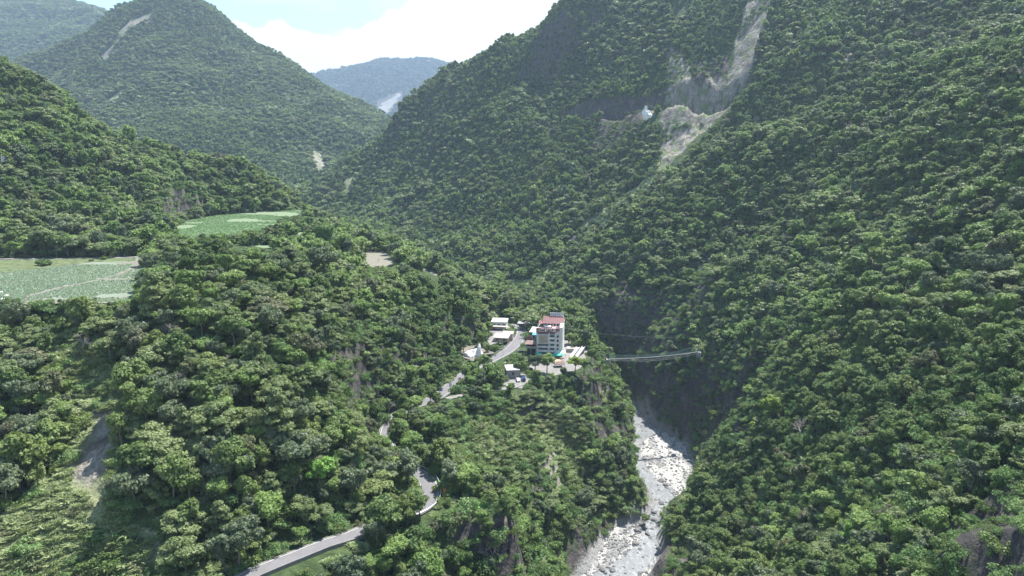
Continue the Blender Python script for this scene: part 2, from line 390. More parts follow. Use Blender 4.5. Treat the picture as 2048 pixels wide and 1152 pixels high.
def height(x, y):
    z = base(x, y)
    amp = np.clip((y - 120) / 500, .25, 1.2)
    z = z + amp * (19 * ridged(x * .9 + y * .25, y * .7, 95, 3, 3) + 11 * fbm(x, y, 40, 3, 8)) + np.clip((x - 60) / 60, 0, 1) * 19 * ridged(x * .30 + y * .1, y, 64, 3, 14) * np.clip((640 - y) / 120, 0, 1) + np.clip((y - 640) / 120, 0, 1) * np.clip((x + 330) / 150, 0, 1) * 27 * ridged(x * .75 - y * .6, (x + y) * .22, 74, 3, 44)
    z = np.minimum(z, 330)
    # gorge cut by the river
    d, ex = nearest_on(x, y, RIVER)
    jag = 6 * fbm(x, y, 26, 3, 21)
    e = np.maximum(d - ex[..., 1] + np.where(d > ex[..., 1], np.minimum(jag, (d - ex[..., 1])), 0), 0)
    bank = 1.15 + 1.1 * np.clip((y - 330) / 60, 0, 1)            # upstream the walls are steeper
    bank = np.where(x > 70 + (y < 330) * -10, np.where((y > 375) & (y < 500), 2.7, 1.9), bank)
    bank = bank + (2.4 - bank) * np.clip((262 - y) / 30, 0, 1) * np.clip((44 - x) / 12, 0, 1)
    wall = ex[..., 0] + e * bank + 5 * ridged(x, y, 18, 2, 31) * np.clip(e / 6, 0, 1)
    wall = wall + np.clip(y - 515, 0, 1e3) * 1.6                 # upstream the gorge closes into a cleft behind the spur
    z = np.minimum(z, wall)
    z = np.where((d < ex[..., 1] + .5) & (y < 515), ex[..., 0], np.maximum(z, RZ + np.minimum(e * .25, 3)))
    # terraces, fields, pads
    for poly, pz, bl in FLATS:
        ins = inpoly(x, y, poly); dd = polydist(x, y, poly); f = np.where(ins, 1, np.clip(1 - (dd - 3.5) / bl, 0, 1)); f = f * f * (3 - 2 * f)
        z = z * (1 - f) + (pz - .25) * f
    for line, bl in ((ROAD, 15), (LANE, 9), (FARROAD_W, 9), (MIDTRACK, 5)):
        dd, ex = nearest_on(x, y, line); f = np.clip(1 - (dd - ex[..., 1] / 2 - 3.0) / bl, 0, 1); f = f * f * (3 - 2 * f)
        z = z * (1 - f) + (ex[..., 0] - .35) * f
    return z

X0, X1, Y0, Y1, ST = -640, 660, 30, 1400, 3.6
gx = np.arange(X0, X1, ST); gy = np.arange(Y0, Y1, ST)
GX, GY = np.meshgrid(gx, gy); GZ = height(GX, GY)
def gh(x, y):
    fx = np.clip((np.asarray(x, float) - X0) / ST, 0, len(gx) - 1.001); fy = np.clip((np.asarray(y, float) - Y0) / ST, 0, len(gy) - 1.001)
    i = fx.astype(int); j = fy.astype(int); a = fx - i; b = fy - j
    return (GZ[j, i] * (1 - a) + GZ[j, i + 1] * a) * (1 - b) + (GZ[j + 1, i] * (1 - a) + GZ[j + 1, i + 1] * a) * b
dzy, dzx = np.gradient(GZ, ST)
SLOPE = np.hypot(dzx, dzy)
def gslope(x, y):
    i = np.clip(((np.asarray(x) - X0) / ST).round().astype(int), 0, len(gx) - 1); j = np.clip(((np.asarray(y) - Y0) / ST).round().astype(int), 0, len(gy) - 1)
    return SLOPE[j, i]

# surface kinds: polygon in the photo, distance range, what covers it
ZONES = [  # kind, pixels, ymin, ymax
 ('grass', [(985,790),(1010,830),(1040,1000),(1000,1000),(960,960),(950,860)], 190, 420),
 ('scree', [(185,770),(205,735),(225,800),(228,880),(215,930),(200,1000),(220,1050),(190,1045),(175,990),(130,945),(165,905),(190,860)], 120, 330),
 ('grass', [(90,690),(180,690),(245,750),(236,880),(220,1000),(250,1050),(330,1070),(350,1200),(-60,1200),(-60,1060),(60,1000),(125,920),(150,880),(140,780)], 120, 330),
 ('scree', [(270,1060),(320,1050),(340,1120),(330,1152),(290,1110)], 120, 300),
 ('grass', [(985,800),(1060,785),(1160,820),(1175,880),(1150,990),(1100,985),(1060,900),(1050,960),(1010,1000),(980,960),(985,880),(950,850)], 190, 420),
 ('scree', [(1085,880),(1115,900),(1130,960),(1130,990),(1100,985),(1080,930)], 190, 420),
 ('scree', [(1180,770),(1225,775),(1215,815),(1190,800)], 300, 420),
 ('rock', [(1190,830),(1265,840),(1262,900),(1215,890),(1190,870)], 300, 430),
 ('rock', [(1150,1050),(1235,1040),(1235,1090),(1195,1152),(1130,1152)], 230, 330),
 ('rock', [(1270,1110),(1330,1070),(1370,1100),(1400,1200),(1230,1200)], 210, 320),
 ('rock', [(1285,770),(1360,750),(1400,850),(1390,940),(1330,900),(1290,850)], 330, 520),
 ('rock', [(1230,560),(1340,600),(1370,640),(1310,760),(1240,780),(1215,690)], 430, 560),
 ('rock', [(1395,500),(1440,520),(1420,600),(1340,640),(1340,610),(1380,590)], 420, 560),
 ('rock', [(1890,1200),(1870,1120),(1900,1040),(1990,985),(2060,950),(2250,900),(2250,1250)], 90, 175),
 ('scree', [(1338,92),(1364,105),(1380,150),(1400,188),(1452,198),(1465,110),(1495,0),(1500,-60),(1565,-60),(1540,20),(1520,70),(1488,170),(1440,236),(1318,236),(1345,190),(1335,130)], 700, 960),
 ('scree', [(1368,185),(1400,165),(1440,150),(1462,180),(1440,238),(1350,238)], 700, 960),
 ('rock', [(1380,130),(1455,110),(1450,175),(1430,150),(1400,160)], 700, 960),
 ('scree', [(1318,240),(1436,240),(1385,285),(1335,335),(1318,320),(1328,280)], 690, 850),
 ('scree', [(1285,210),(1300,205),(1308,238),(1286,240)], 780, 900),
 ('rock', [(1200,225),(1285,222),(1285,240),(1200,243)], 800, 930),
 ('rock', [(1195,250),(1260,255),(1240,290),(1200,310),(1185,290)], 700, 900),
 ('scree', [(1128,500),(1150,470),(1162,478),(1148,502)], 560, 760),
 ('grass', [(1320,300),(1345,340),(1300,380),(1180,470),(1150,460),(1290,360)], 560, 760),
 ('grass', [(690,365),(712,340),(702,380),(690,395)], 900, 1200),
 ('grass', [(1000,560),(1060,560),(1110,520),(1125,540),(1060,600),(1020,600)], 500, 800),
 ('scree', [(1690,95),(1700,95),(1702,150),(1694,155)], 500, 800),
]
u_, v_, d_ = proj(np.stack([GX, GY, GZ], -1))
wob = 7 * (vnoise(GX, GY, 9, 5) - .5)
cls = np.zeros(GX.shape + (4,))
KI = {'scree': 0, 'grass': 1, 'rock': 2, 'gravel': 3}
def zone_mask(kind, x, y, u, v, grow=0):
    mm = np.zeros(np.shape(x), bool)
    for k, px, a, b in ZONES:
        if k != kind: continue
        ok = (y > a) & (y < b)
        ii = inpoly(u + wob_at(x, y), v, px) & ok
        if grow: ii |= (polydist(u, v, px) < grow) & ok
        mm |= ii
    return mm
def wob_at(x, y): return 14 * (vnoise(x, y, 9, 5) - .5)
for k in KI:
    if k != 'gravel': cls[..., KI[k]] = zone_mask(k, GX, GY, u_, v_)
steep = np.clip((SLOPE - 1.35) / .5, 0, 1); cls[..., 2] = np.maximum(cls[..., 2], steep)
d_riv, ex_riv = nearest_on(GX, GY, RIVER)
cls[..., 3] = np.clip(1 - (d_riv - ex_riv[..., 1] - 1) / 2.5, 0, 1) * (GY < 480)
rough_ = np.clip(cls[..., 2] * 6 * ridged(GX, GY, 15, 3, 91) + cls[..., 0] * np.where(GY > 600, 8, 1.2) * ridged(GX * 1.4, GY * .6, 17, 3, 92), -7, 7); rough_ *= (d_riv > ex_riv[..., 1] + 3)
rough_ += cls[..., 2] * ((GY < 165) & (GX > 60)) * 4 * ridged(GX, GY, 9, 3, 95)
GZ = GZ + rough_
for k in range(4): cls[..., k] = blur(cls[..., k], 1)

def terrain_mat(name='forest_floor', far=False):
    M = Mat(name, .95, .15)
    at = M.N.new('ShaderNodeAttribute'); at.attribute_name = 'cover'
    sp = M.N.new('ShaderNodeSeparateColor'); M.L.new(at.outputs['Color'], sp.inputs[0])
    n = M.noise(.35, 5); nf = M.noise(1.6, 4); nb = M.noise(.06, 3)
    soil = M.ramp(n, [(.3, (.030, .045, .020)), (.55, (.06, .09, .035)), (.75, (.10, .13, .055))])
    scree = M.ramp(M.noise(.9, 6, stretch=(1, .7, .35), rough=.7), [(.28, (.13, .12, .10)), (.5, (.27, .25, .215)), (.72, (.42, .395, .35))])
    scree = M.mix(M.rng(M.noise(.16, 5, stretch=(1, .8, .4), rough=.7, dist=.5), .46, .62), scree, (.115, .10, .085))
    scree = M.mix(M.rng(M.noise(.12, 4), .5, .60), scree, (.15, .18, .09))
    grass = M.ramp(nf, [(.3, (.16, .19, .09)), (.7, (.34, .35, .21))])
    rock = M.ramp(M.noise(.22, 7, stretch=(1, 1, .45), rough=.68, dist=.6), [(.3, (.028, .027, .029)), (.5, (.075, .068, .066)), (.66, (.16, .135, .12)), (.8, (.27, .22, .19))])
    rock = M.mix(M.rng(M.noise(.09, 4), .52, .64), rock, (.07, .085, .05))
    gravel = M.ramp(nf, [(.3, (.17, .17, .17)), (.7, (.30, .30, .29))])
    def th(f): return M.rng(M.math('ADD', f, M.math('MULTIPLY', M.math('SUBTRACT', nf, .5), .8)), .38, .62)
    c = M.mix(th(sp.outputs[1]), soil, grass); c = M.mix(th(sp.outputs[2]), c, rock); c = M.mix(th(sp.outputs[0]), c, scree); c = M.mix(th(at.outputs['Alpha']), c, gravel)
    M.color(c); M.bump(M.math('ADD', M.noise(.5, 6, rough=.7), M.math('MULTIPLY', M.noise(.13, 4), 3)), .9, 1.2)
    return M.m
TM = terrain_mat()
def add_cover(o, c):
    a = o.data.color_attributes.new('cover', 'FLOAT_COLOR', 'POINT'); a.data.foreach_set('color', c.reshape(-1, 4).astype(np.float32).ravel())
ter = mesh_obj('gorge_terrain', np.stack([GX, GY, GZ], -1).reshape(-1, 3), grid_faces(*GX.shape), TM, smooth=True)
add_cover(ter, cls); tag(ter, kind='structure')

# far mountains ---------------------------------------------------------------
def mountain(name, pts, wpts, x0, x1, y0, y1, st, amp, s, seed, mat, drop=0, zones=(), mod=None):
    Q = []
    for (u, v, Y) in pts: p = unp(u, v, Y); p[2] -= drop; Q.append(p)
    Q += [np.array(p, float) for p in wpts]
    f = RBF(Q); xs = np.arange(x0, x1, st); ys = np.arange(y0, y1, st); X, Yy = np.meshgrid(xs, ys)
    Z = f(X, Yy); Z = blur(Z, 2) + amp * ridged(X, Yy, s, 4, seed) + amp * .5 * fbm(X, Yy, s * .3, 3, seed + 5)
    if mod is not None: Z = mod(X, Yy, Z)
    u, v, d = proj(np.stack([X, Yy, Z], -1)); c = np.zeros(X.shape + (4,))
    for kind, px in zones: c[..., KI[kind]] = np.maximum(c[..., KI[kind]], inpoly(u + 10 * (vnoise(X, Yy, 20, 3) - .5), v, px))
    o = mesh_obj(name, np.stack([X, Yy, Z], -1).reshape(-1, 3), grid_faces(*X.shape), mat, smooth=True); add_cover(o, c); tag(o, kind='structure')
    return o, X, Yy, Z, c
PYR_Z = [('scree', [(262,38),(303,27),(298,45),(262,60),(240,80),(222,110),(196,130),(193,120),(222,90),(238,65)]), ('scree', [(622,303),(636,305),(652,328),(640,350),(632,350),(624,330)]),
         ('scree', [(145,205),(170,212),(165,220),(148,213)]), ('grass', [(205,205),(250,180),(255,190),(215,215)])]
pyr_o, PX, PY, PZ, PC = mountain('middle_mountain',
 [(330,-18,1960),(390,-2,1950),(300,2,1940),(240,22,1930),(130,75,1900),(30,132,1880),(-60,180,1850),(430,32,1930),(520,97,1880),(620,162,1800),(700,217,1720),(752,250,1650),(690,312,1480),(640,352,1370),(600,385,1290),
  (500,335,1290),(400,285,1330),(300,150,1620),(400,150,1640),(200,200,1580),(100,200,1680),(500,200,1620),(600,250,1540),(550,300,1430),(300,60,1800),(200,100,1780),(60,180,1780),(400,80,1800),(0,170,1750),(300,230,1450)],
 [(x, 1080, -170) for x in range(-1500, 401, 200)] + [(-1600, 1600, 60), (-1500, 1300, -60), (-900, 2250, 150), (-500, 2300, -20), (-200, 2200, -100), (200, 1900, -60), (350, 1500, -160), (-1400, 2200, 40), (300, 2300, -60), (0, 1500, -120), (-50, 1700, -70)],
 -1700, 400, 1100, 2350, 9, 42, 210, 40, TM, 6, PYR_Z)
lm_o, LX, LY, LZ, LC = mountain('far_left_mountain',
 [(-150,-30,3350),(0,-2,3300),(80,2,3280),(110,10,3260),(150,13,3220),(185,22,3150),(222,34,3100),(300,80,3000),(150,60,2850),(100,100,2650),(0,110,2650),(30,142,2500),(0,60,2900),(-100,80,2800),(200,80,2800),(60,60,2900)],
 [(-3200, 3300, 700), (-2600, 3900, 400), (-1500, 3900, 250), (-800, 3300, 50), (-400, 2700, -60), (-3200, 2400, 200), (-1200, 2400, 100), (-2200, 2400, 150)],
 -3300, -300, 2350, 3950, 16, 70, 330, 60, TM, 6,
 [('scree', [(75,82),(84,84),(92,100),(80,98)]), ('scree', [(28,82),(42,88),(46,105),(38,100)]), ('scree', [(175,42),(200,38),(200,44),(178,50)]), ('scree', [(145,58),(165,50),(160,58)]), ('scree', [(110,60),(118,58),(118,68)])])
def fm_mod(X, Y, Z): return Z + 26 * ridged(X * .9 + Z * .2, Y * .5, 120, 3, 77)
fm_o, FX, FY, FZ_, FC = mountain('far_mountain',
 [(560,175,5700),(615,158,5650),(660,148,5600),(700,140,5550),(760,127,5500),(830,124,5480),(890,133,5480),(960,150,5450),(750,262,4300),(700,215,4750),(800,200,4850),(650,180,5200),(850,160,5200),(740,180,5000),(780,240,4450),(745,235,4450),(900,180,5000),(600,200,5000)],
 [(-2600, 5000, 300), (-2600, 6300, 600), (1200, 5000, 200), (1200, 6300, 500), (-1000, 6300, 480), (0, 6300, 480), (-1500, 4100, 50), (0, 4100, 20), (900, 4100, 40)],
 -2700, 1200, 4000, 6350, 13, 60, 420, 90, TM, 0,
 [('gravel', [(750,168),(757,168),(744,195),(738,205),(742,225),(737,215),(736,198)]), ('gravel', [(722,200),(728,202),(745,228),(752,238),(746,240),(730,215)]),
  ('gravel', [(795,186),(803,188),(790,205),(775,225),(762,243),(752,244),(748,225),(768,205),(780,200)]), ('rock', [(750,200),(810,180),(800,210),(765,245),(748,240)]), ('scree', [(808,165),(818,168),(812,172)]), ('scree', [(655,168),(700,168),(700,172),(660,174)])], fm_mod)
gp = mesh_obj('ground', [(-16000, -6000, -215), (16000, -6000, -215), (16000, 18000, -215), (-16000, 18000, -215)], [(0, 1, 2, 3)], TM); tag(gp, kind='structure')

# ------------------------------------------------------------------ river, gravel, fields, roads
def wobble(poly, amp, step=1.6, seed=1):
    out = []
    for i in range(len(poly)):
        a = np.array(poly[i][:2]); b = np.array(poly[(i + 1) % len(poly)][:2]); k = max(1, int(np.hypot(*(b - a)) / step))
        for j in range(k): out.append(a + (b - a) * j / k)
    out = np.array(out); c = np.roll(out, 1, 0) + np.roll(out, -1, 0); out = .5 * out + .25 * c
    nx = (vnoise(out[:, 0], out[:, 1], 5, seed) - .5) + .5 * (vnoise(out[:, 0], out[:, 1], 1.9, seed + 3) - .5); ny = (vnoise(out[:, 0], out[:, 1], 5, seed + 9) - .5) + .5 * (vnoise(out[:, 0], out[:, 1], 1.9, seed + 5) - .5)
    out[:, 0] += amp * nx; out[:, 1] += amp * ny; return [tuple(p) for p in out]
def sheet(name, poly, z, mat, kind='structure', step=3.0, wav=2.4):
    if wav: poly = wobble(poly, wav)
    """a flat sheet filling a world polygon, cut into cells so that it can carry relief"""
    bm = bmesh.new(); vs = [bm.verts.new((p[0], p[1], z)) for p in poly]; bm.faces.new(vs)
    bmesh.ops.triangulate(bm, faces=bm.faces)
    bmesh.ops.recalc_face_normals(bm, faces=bm.faces)
    me = bpy.data.meshes.new(name); bm.to_mesh(me); bm.free(); me.materials.append(mat)
    o = bpy.data.objects.new(name, me); col.objects.link(o)
    if me.polygons[0].normal.z < 0: me.flip_normals()
    if kind: tag(o, kind=kind)
    return o
def water_mat():
    M = Mat('silty_water', .32, .5)
    f = M.noise(.35, 6, stretch=(1.6, .45, 1), rough=.7, dist=1.2); g = M.noise(1.3, 4, dist=1.0)
    c = M.ramp(M.noise(.09, 4, dist=.8), [(.3, (.15, .157, .162)), (.7, (.21, .217, .22))])
    foam = M.math('MULTIPLY', M.rng(f, .49, .60), M.rng(g, .42, .58)); c = M.mix(M.math('MULTIPLY', foam, .7), c, (.42, .43, .43))
    M.color(c); M.bump(M.math('ADD', g, f), .5, .25); return M.m
def gravel_mat():
    M = Mat('river_gravel', .9, .2)
    v = M.voro(.55, out='Color'); s1 = M.N.new('ShaderNodeSeparateColor'); M.L.new(v, s1.inputs[0])
    c = M.ramp(s1.outputs[0], [(.1, (.18, .18, .177)), (.9, (.27, .27, .265))])
    c = M.mix(M.math('MULTIPLY', M.rng(M.noise(2.2, 4), .5, .35), .55), c, (.20, .195, .19)); c = M.mix(M.rng(M.noise(.12, 4, stretch=(1.4, .5, 1)), .58, .5), c, (.40, .39, .37), 'MIX')
    M.color(c); M.bump(M.math('ADD', M.voro(.6), M.math('MULTIPLY', M.voro(1.7), .5)), .9, .6); return M.m
GRAVEL = gravel_mat(); WATER = water_mat()
def riv_strip(name, z, grow, mat):
    ctr = RIVER; t = np.gradient(ctr[:, :2], axis=0); t /= np.linalg.norm(t, axis=1)[:, None]; nrm = np.stack([t[:, 1], -t[:, 0]], 1)
    k = ctr[:, 1] < 500; ctr = ctr[k]; nrm = nrm[k]; rows = np.linspace(-1, 1, 9); V = []
    for c, n in zip(ctr, nrm):
        for q in rows: V.append((c[0] + n[0] * q * (c[3] + grow), c[1] + n[1] * q * (c[3] + grow), z))
    F = grid_faces(len(ctr), 9)
    o = mesh_obj(name, V, F, mat); 
    if o.data.polygons[0].normal.z < 0: o.data.flip_normals()
    return o
tag(riv_strip('gravel_bed', RZ + .25, 2.2, GRAVEL), kind='structure')
wr = []
for v, ua, ub in [(778,1222,1238),(800,1242,1262),(825,1260,1286),(850,1264,1300),(866,1266,1314),(880,1266,1290),(905,1266,1281),(930,1272,1290),(955,1278,1312),(985,1282,1338),(1004,1300,1352),(1018,1302,1330),(1035,1296,1318),(1058,1280,1320),(1080,1284,1320),(1100,1262,1315),(1120,1238,1305),(1140,1206,1290),(1152,1184,1278)]:
    p, q = unz(ua, v, RZ), unz(ub, v, RZ); wr.append(((p[0] + q[0]) / 2, (p[1] + q[1]) / 2, RZ, q[0] - p[0]))
wr += [(43, 264, RZ, 21), (41, 252, RZ, 21), (39, 225, RZ, 22), (38, 180, RZ, 22), (32, 100, RZ, 20), (30, -20, RZ, 20)]
WRIV = smooth_line(wr, 4)
def flow_strip():
    V = []
    for c in WRIV:
        for q in np.linspace(-.5, .5, 7): V.append((c[0] + q * c[3], c[1], RZ + .45))
    o = mesh_obj('river_water', V, grid_faces(len(WRIV), 7), WATER)
    if o.data.polygons[0].normal.z < 0: o.data.flip_normals()
    tag(o, kind='structure')
flow_strip()

def field_mat(name, a, b, soil, ang, sp, patch=None):
    M = Mat(name, .9, .15)
    mp = M.N.new('ShaderNodeMapping'); mp.inputs['Rotation'].default_value[2] = ang; M.L.new(M.pos(), mp.inputs[0])
    n = M.noise(.09, 4); fine = M.noise(2.0, 4)
    plants = M.voro(1.0 / sp, vec=mp.outputs[0]); dots = M.rng(plants, .62, .44)
    c = M.mix(n, a, b); c = M.mix(M.math('MULTIPLY', fine, .5), c, soil)
    c = M.mix(dots, soil, c)
    if patch: c = M.mix(M.math('MULTIPLY', M.rng(M.noise(.045, 5, stretch=(.6, 1.6, 1)), .53, .60), .9), c, patch[0]); c = M.mix(M.rng(M.noise(.06, 5, stretch=(.5, 1.8, 1), dist=.8), .60, .66), c, patch[1])
    M.color(c); M.bump(M.math('ADD', M.math('MULTIPLY', dots, .6), fine), .6, .3); return M.m
M_CAB = field_mat('cabbage_leaves', (.17, .245, .18), (.21, .285, .215), (.20, .205, .16), .2, 1.2, ((.18, .165, .135), (.12, .21, .07)))
M_CROP = field_mat('young_crop', (.12, .21, .10), (.17, .27, .135), (.20, .22, .15), -.5, 1.1)
M_BROWN = field_mat('dry_field_soil', (.18, .175, .135), (.23, .22, .17), (.20, .19, .155), .1, 1.6)
M_GRASS = plain('short_grass', (.125, .155, .075), .95, .35, .35, .1)
M_VERGE = plain('verge_grass', (.12, .24, .06), .95, .3, .5, .1)
M_CONC = plain('concrete', (.21, .20, .19), .85, .14, .4); M_DIRT = plain('bare_dirt', (.20, .18, .155), .95, .22, .3, .1)
sheet('cabbage_field', F_LEFT, FZ + .1, M_CAB)
# a grassy bank above the cabbages and a dirt track across them
BANK = zpoly([(-200,523),(-60,521),(60,519),(180,516),(262,513),(268,520),(190,524),(120,532),(60,540),(0,544),(-100,546),(-200,548)], FZ + .15)
sheet('grass_bank', BANK, FZ + .15, M_GRASS)
def ribbon(name, line, mat, dz=0., off=0., width=None, kind='structure', close=None):
    c = np.asarray(line); t = np.gradient(c[:, :2], axis=0); t /= np.linalg.norm(t, axis=1)[:, None] + 1e-9; n = np.stack([t[:, 1], -t[:, 0]], 1); V = []
    for p, q in zip(c, n):
        hw = p[3] / 2 if width is None else width / 2; o_ = off * p[3] / 2
        for s_ in (-1, -.33, .33, 1): V.append((p[0] + q[0] * (o_ + s_ * hw), p[1] + q[1] * (o_ + s_ * hw), p[2] + dz))
    o = mesh_obj(name, V, grid_faces(len(c), 4), mat)
    if o.data.polygons[0].normal.z < 0: o.data.flip_normals()
    return tag(o, kind=kind)
track = smooth_line([tuple(unz(u, v, FZ)[:2]) + (FZ, 1.8) for u, v in [(60,592),(120,576),(190,562),(240,548),(268,535),(274,522),(282,515)]], 5)
ribbon('dirt_track', track, M_DIRT, .16); ribbon('farm_track', MIDTRACK, M_CONC, .22)
sheet('crop_field', F_FAR, FZ + .1, M_CROP); sheet('brown_field', F_BROWN, -77 + .1, M_BROWN); sheet('small_field', F_SMALL, -66 + .1, M_CROP)
sheet('narrow_field', F_STRIP, -93 + .1, M_BROWN); sheet('narrow_terrace', F_STRIP2, -60 + .12, M_CROP)
ribbon('field_edge_path', smooth_line([tuple(unz(u, v, FZ)[:2]) + (FZ, 2.0) for u, v in [(343,459),(372,442),(428,432),(520,425),(600,421)]], 5), M_DIRT, .17)
def asphalt(name, c, spot):
    M = Mat(name, .88, .25); n = M.noise(.25, 5); f = M.noise(3.0, 3)
    cc = M.ramp(n, [(.3, c), (.7, spot)]); cc = M.mix(M.math('MULTIPLY', f, .3), cc, (.30, .29, .29)); cc = M.mix(M.math('MULTIPLY', M.rng(M.noise(.9, 5, stretch=(1, .3, 1)), .58, .62), .35), cc, (.12, .12, .125))
    M.color(cc); M.bump(f, .2, .05); return M.m
ASPH = asphalt('asphalt', (.12, .117, .123), (.16, .155, .16)); PAINT = plain('road_paint', (.48, .48, .46), .7, .15, .8)
ribbon('asphalt_road', ROAD, ASPH, 0.0)
def edge(line, sgn, dz, w, i0=0, i1=None):
    c = np.array(line[i0:i1]); t = np.gradient(c[:, :2], axis=0); t /= np.linalg.norm(t, axis=1)[:, None] + 1e-9; n = np.stack([t[:, 1], -t[:, 0]], 1)
    e = c.copy(); e[:, :2] += n * (sgn * (c[:, 3] / 2 + w))[:, None]; e[:, 2] += dz; return e
for sg in (-1, 1):
    ribbon('edge_line', edge(ROAD, sg, .03, -.35), PAINT, 0, width=.22)
    ribbon('road_gutter', edge(ROAD, sg, -.02, .35), M_CONC, 0, width=.42)
ribbon('concrete_lane', LANE, M_CONC, .02)
ribbon('cliff_road', FARROAD_W, M_CONC, .1)
sheet('hotel_yard', PAD, -124 + .05, M_CONC); sheet('house_yard', PAD2, -121.5 + .06, M_CONC); sheet('gravel_yard', PAD3, -119 + .05, M_DIRT, wav=7); sheet('road_verge', F_VERGE, -113.6 + .04, M_VERGE, wav=4); sheet('parking_yard', PAD4, -122 + .05, M_CONC)

# ------------------------------------------------------------------ plants: prototypes
def tubes_mesh(segs, n=5):
    V = []; F = []
    for p, q, r0, r1 in segs:
        p = np.array(p, float); q = np.array(q, float); d = q - p; L = np.linalg.norm(d) + 1e-9; d /= L
        a = np.cross(d, (0, 0, 1) if abs(d[2]) < .9 else (1, 0, 0)); a /= np.linalg.norm(a); b = np.cross(d, a); k = len(V)
        for c, r in ((p, r0), (q, r1)):
            for i in range(n):
                t = 2 * math.pi * i / n; V.append(c + r * (a * math.cos(t) + b * math.sin(t)))
        for i in range(n): F.append((k + i, k + (i + 1) % n, k + n + (i + 1) % n, k + n + i))
    return np.array(V), np.array(F)
def leaves(r, lobes, n, size, up=.25, scat=.65, elong=1.0):
    """n leaf-cluster faces spread over the outside of the lobes"""
    w = np.array([l[3] * l[4] for l in lobes]); w = w / w.sum(); pick = r.choice(len(lobes), n, p=w)
    C = np.array([l[:3] for l in lobes])[pick]; RR = np.array([(l[3], l[3], l[4]) for l in lobes])[pick]
    d = r.normal(size=(n, 3)); d[:, 2] = np.abs(d[:, 2]) * np.where(r.random(n) < .80, 1, -1); d /= np.linalg.norm(d, axis=1)[:, None]
    rad = 1 - .38 * r.random(n) ** 1.6; lump = 1 + .22 * np.sin(d[:, 0] * 7 + pick) * np.cos(d[:, 1] * 6 + pick * 2)
    p = C + d * RR * (rad * lump)[:, None]
    nn = d * .9 + r.normal(size=(n, 3)) * scat + np.array((0, 0, up)); nn /= np.linalg.norm(nn, axis=1)[:, None]
    t = np.cross(nn, r.normal(size=(n, 3))); t /= np.linalg.norm(t, axis=1)[:, None]; b = np.cross(nn, t)
    s = (size * (.55 + .9 * r.random(n)))[:, None]; e = s * elong
    bend = nn * s * .25
    V = np.stack([p - t * e, p + b * s * .62 - bend, p + t * e, p - b * s * .62 - bend], 1).reshape(-1, 3)
    return V, np.arange(4 * n).reshape(-1, 4)
def tree_parts(kind, seed, n, size):
    r = np.random.default_rng(seed); lobes = []; segs = []
    lean = r.normal(size=2) * .35
    if kind in ('broad', 'bright', 'grey'):
        H = 10.; Rr = 3.9 * (1 + .15 * r.normal()); m = (22 if kind != 'grey' else 17) + int(r.integers(-6, 9)); st_ = 1 + .22 * r.normal(); sy_ = 1 / st_ if .6 < st_ < 1.6 else 1
        zc = 5.9
        for k in range(m):
            a = r.random() * 6.283; ph = r.random() ** .7; el = ph * 1.45 - .12
            q = .62 + .38 * r.random(); rr = Rr * .86 * q * math.cos(el); z = zc + 3.1 * q * math.sin(el)
            lr = Rr * (.20 + .17 * r.random() ** 1.3)
            lobes.append((rr * math.cos(a) * st_ + lean[0], rr * math.sin(a) * sy_ + lean[1], z + r.normal() * .45, lr, lr * .85))
        lobes.append((lean[0], lean[1], zc + .3, Rr * .6, 2.2))
    elif kind == 'olive':
        for k in range(13):
            a = r.random() * 6.283; q = r.random() ** .6 * 4.3; z = 8.2 - .11 * q * q + r.normal() * .45 - (2.2 * r.random() if r.random() < .3 else 0)
            lobes.append((q * math.cos(a) + lean[0], q * math.sin(a) + lean[1], z, 1.5 + .7 * r.random(), .55 + .25 * r.random()))
        for k in range(4): a = r.random() * 6.283; lobes.append((2.2 * math.cos(a), 2.2 * math.sin(a), 5.8, 1.4, .8))
    elif kind == 'tall':       # narrow tiered tree
        for k in range(14):
            z = 3 + 8.5 * k / 13; q = (2.6 * (1 - (z - 3) / 9.5) + .3) * r.random() ** .5; a = k * 2.4 + r.random()
            lobes.append((q * math.cos(a), q * math.sin(a), z, 1.0 + .9 * (1 - k / 14), .7))
    if kind == 'bare':
        def grow(p, d, L, rad, dep):
            q = p + d * L; segs.append((p, q, rad, rad * .68))
            if dep == 0: return
            for _ in range(3 if dep > 1 else 3):
                nd = d + r.normal(size=3) * .55 + np.array((0, 0, .1)); nd /= np.linalg.norm(nd); grow(q, nd, L * (.62 + .2 * r.random()), rad * .62, dep - 1)
        grow(np.zeros(3), np.array((0, 0, 1.)), 2.6, .26, 5)
        return None, tubes_mesh(segs, 4)
    top = np.array((lean[0] * .6, lean[1] * .6, 5.0)); segs += [((0, 0, -1.2), (0, 0, 1.8), .34, .27), ((0, 0, 1.8), top, .27, .19)]
    for l in lobes[::2]:
        c = np.array(l[:3]); mid = top * .45 + c * .55 + r.normal(size=3) * .2; st_ = np.array((0, 0, 2.6)) * .5 + top * .5
        segs += [(st_, mid, .13, .085), (mid, c, .085, .03)]
    if kind == 'tall': segs.append((top, (0, 0, 11.6), .19, .04))
    return leaves(r, lobes, n, size, up=.35 if kind != 'olive' else .7, scat=.55 if kind != 'grey' else .8), tubes_mesh(segs)
def shrub_parts(seed, n, size, flat=.75):
    r = np.random.default_rng(seed); lobes = []
    for k in range(7):
        a = r.random() * 6.283; q = r.random() ** .5 * 1.5; lobes.append((q * math.cos(a), q * math.sin(a), .5 + r.random() * .9, .6 + .5 * r.random(), (.6 + .4 * r.random()) * flat))
    return leaves(r, lobes, n, size)
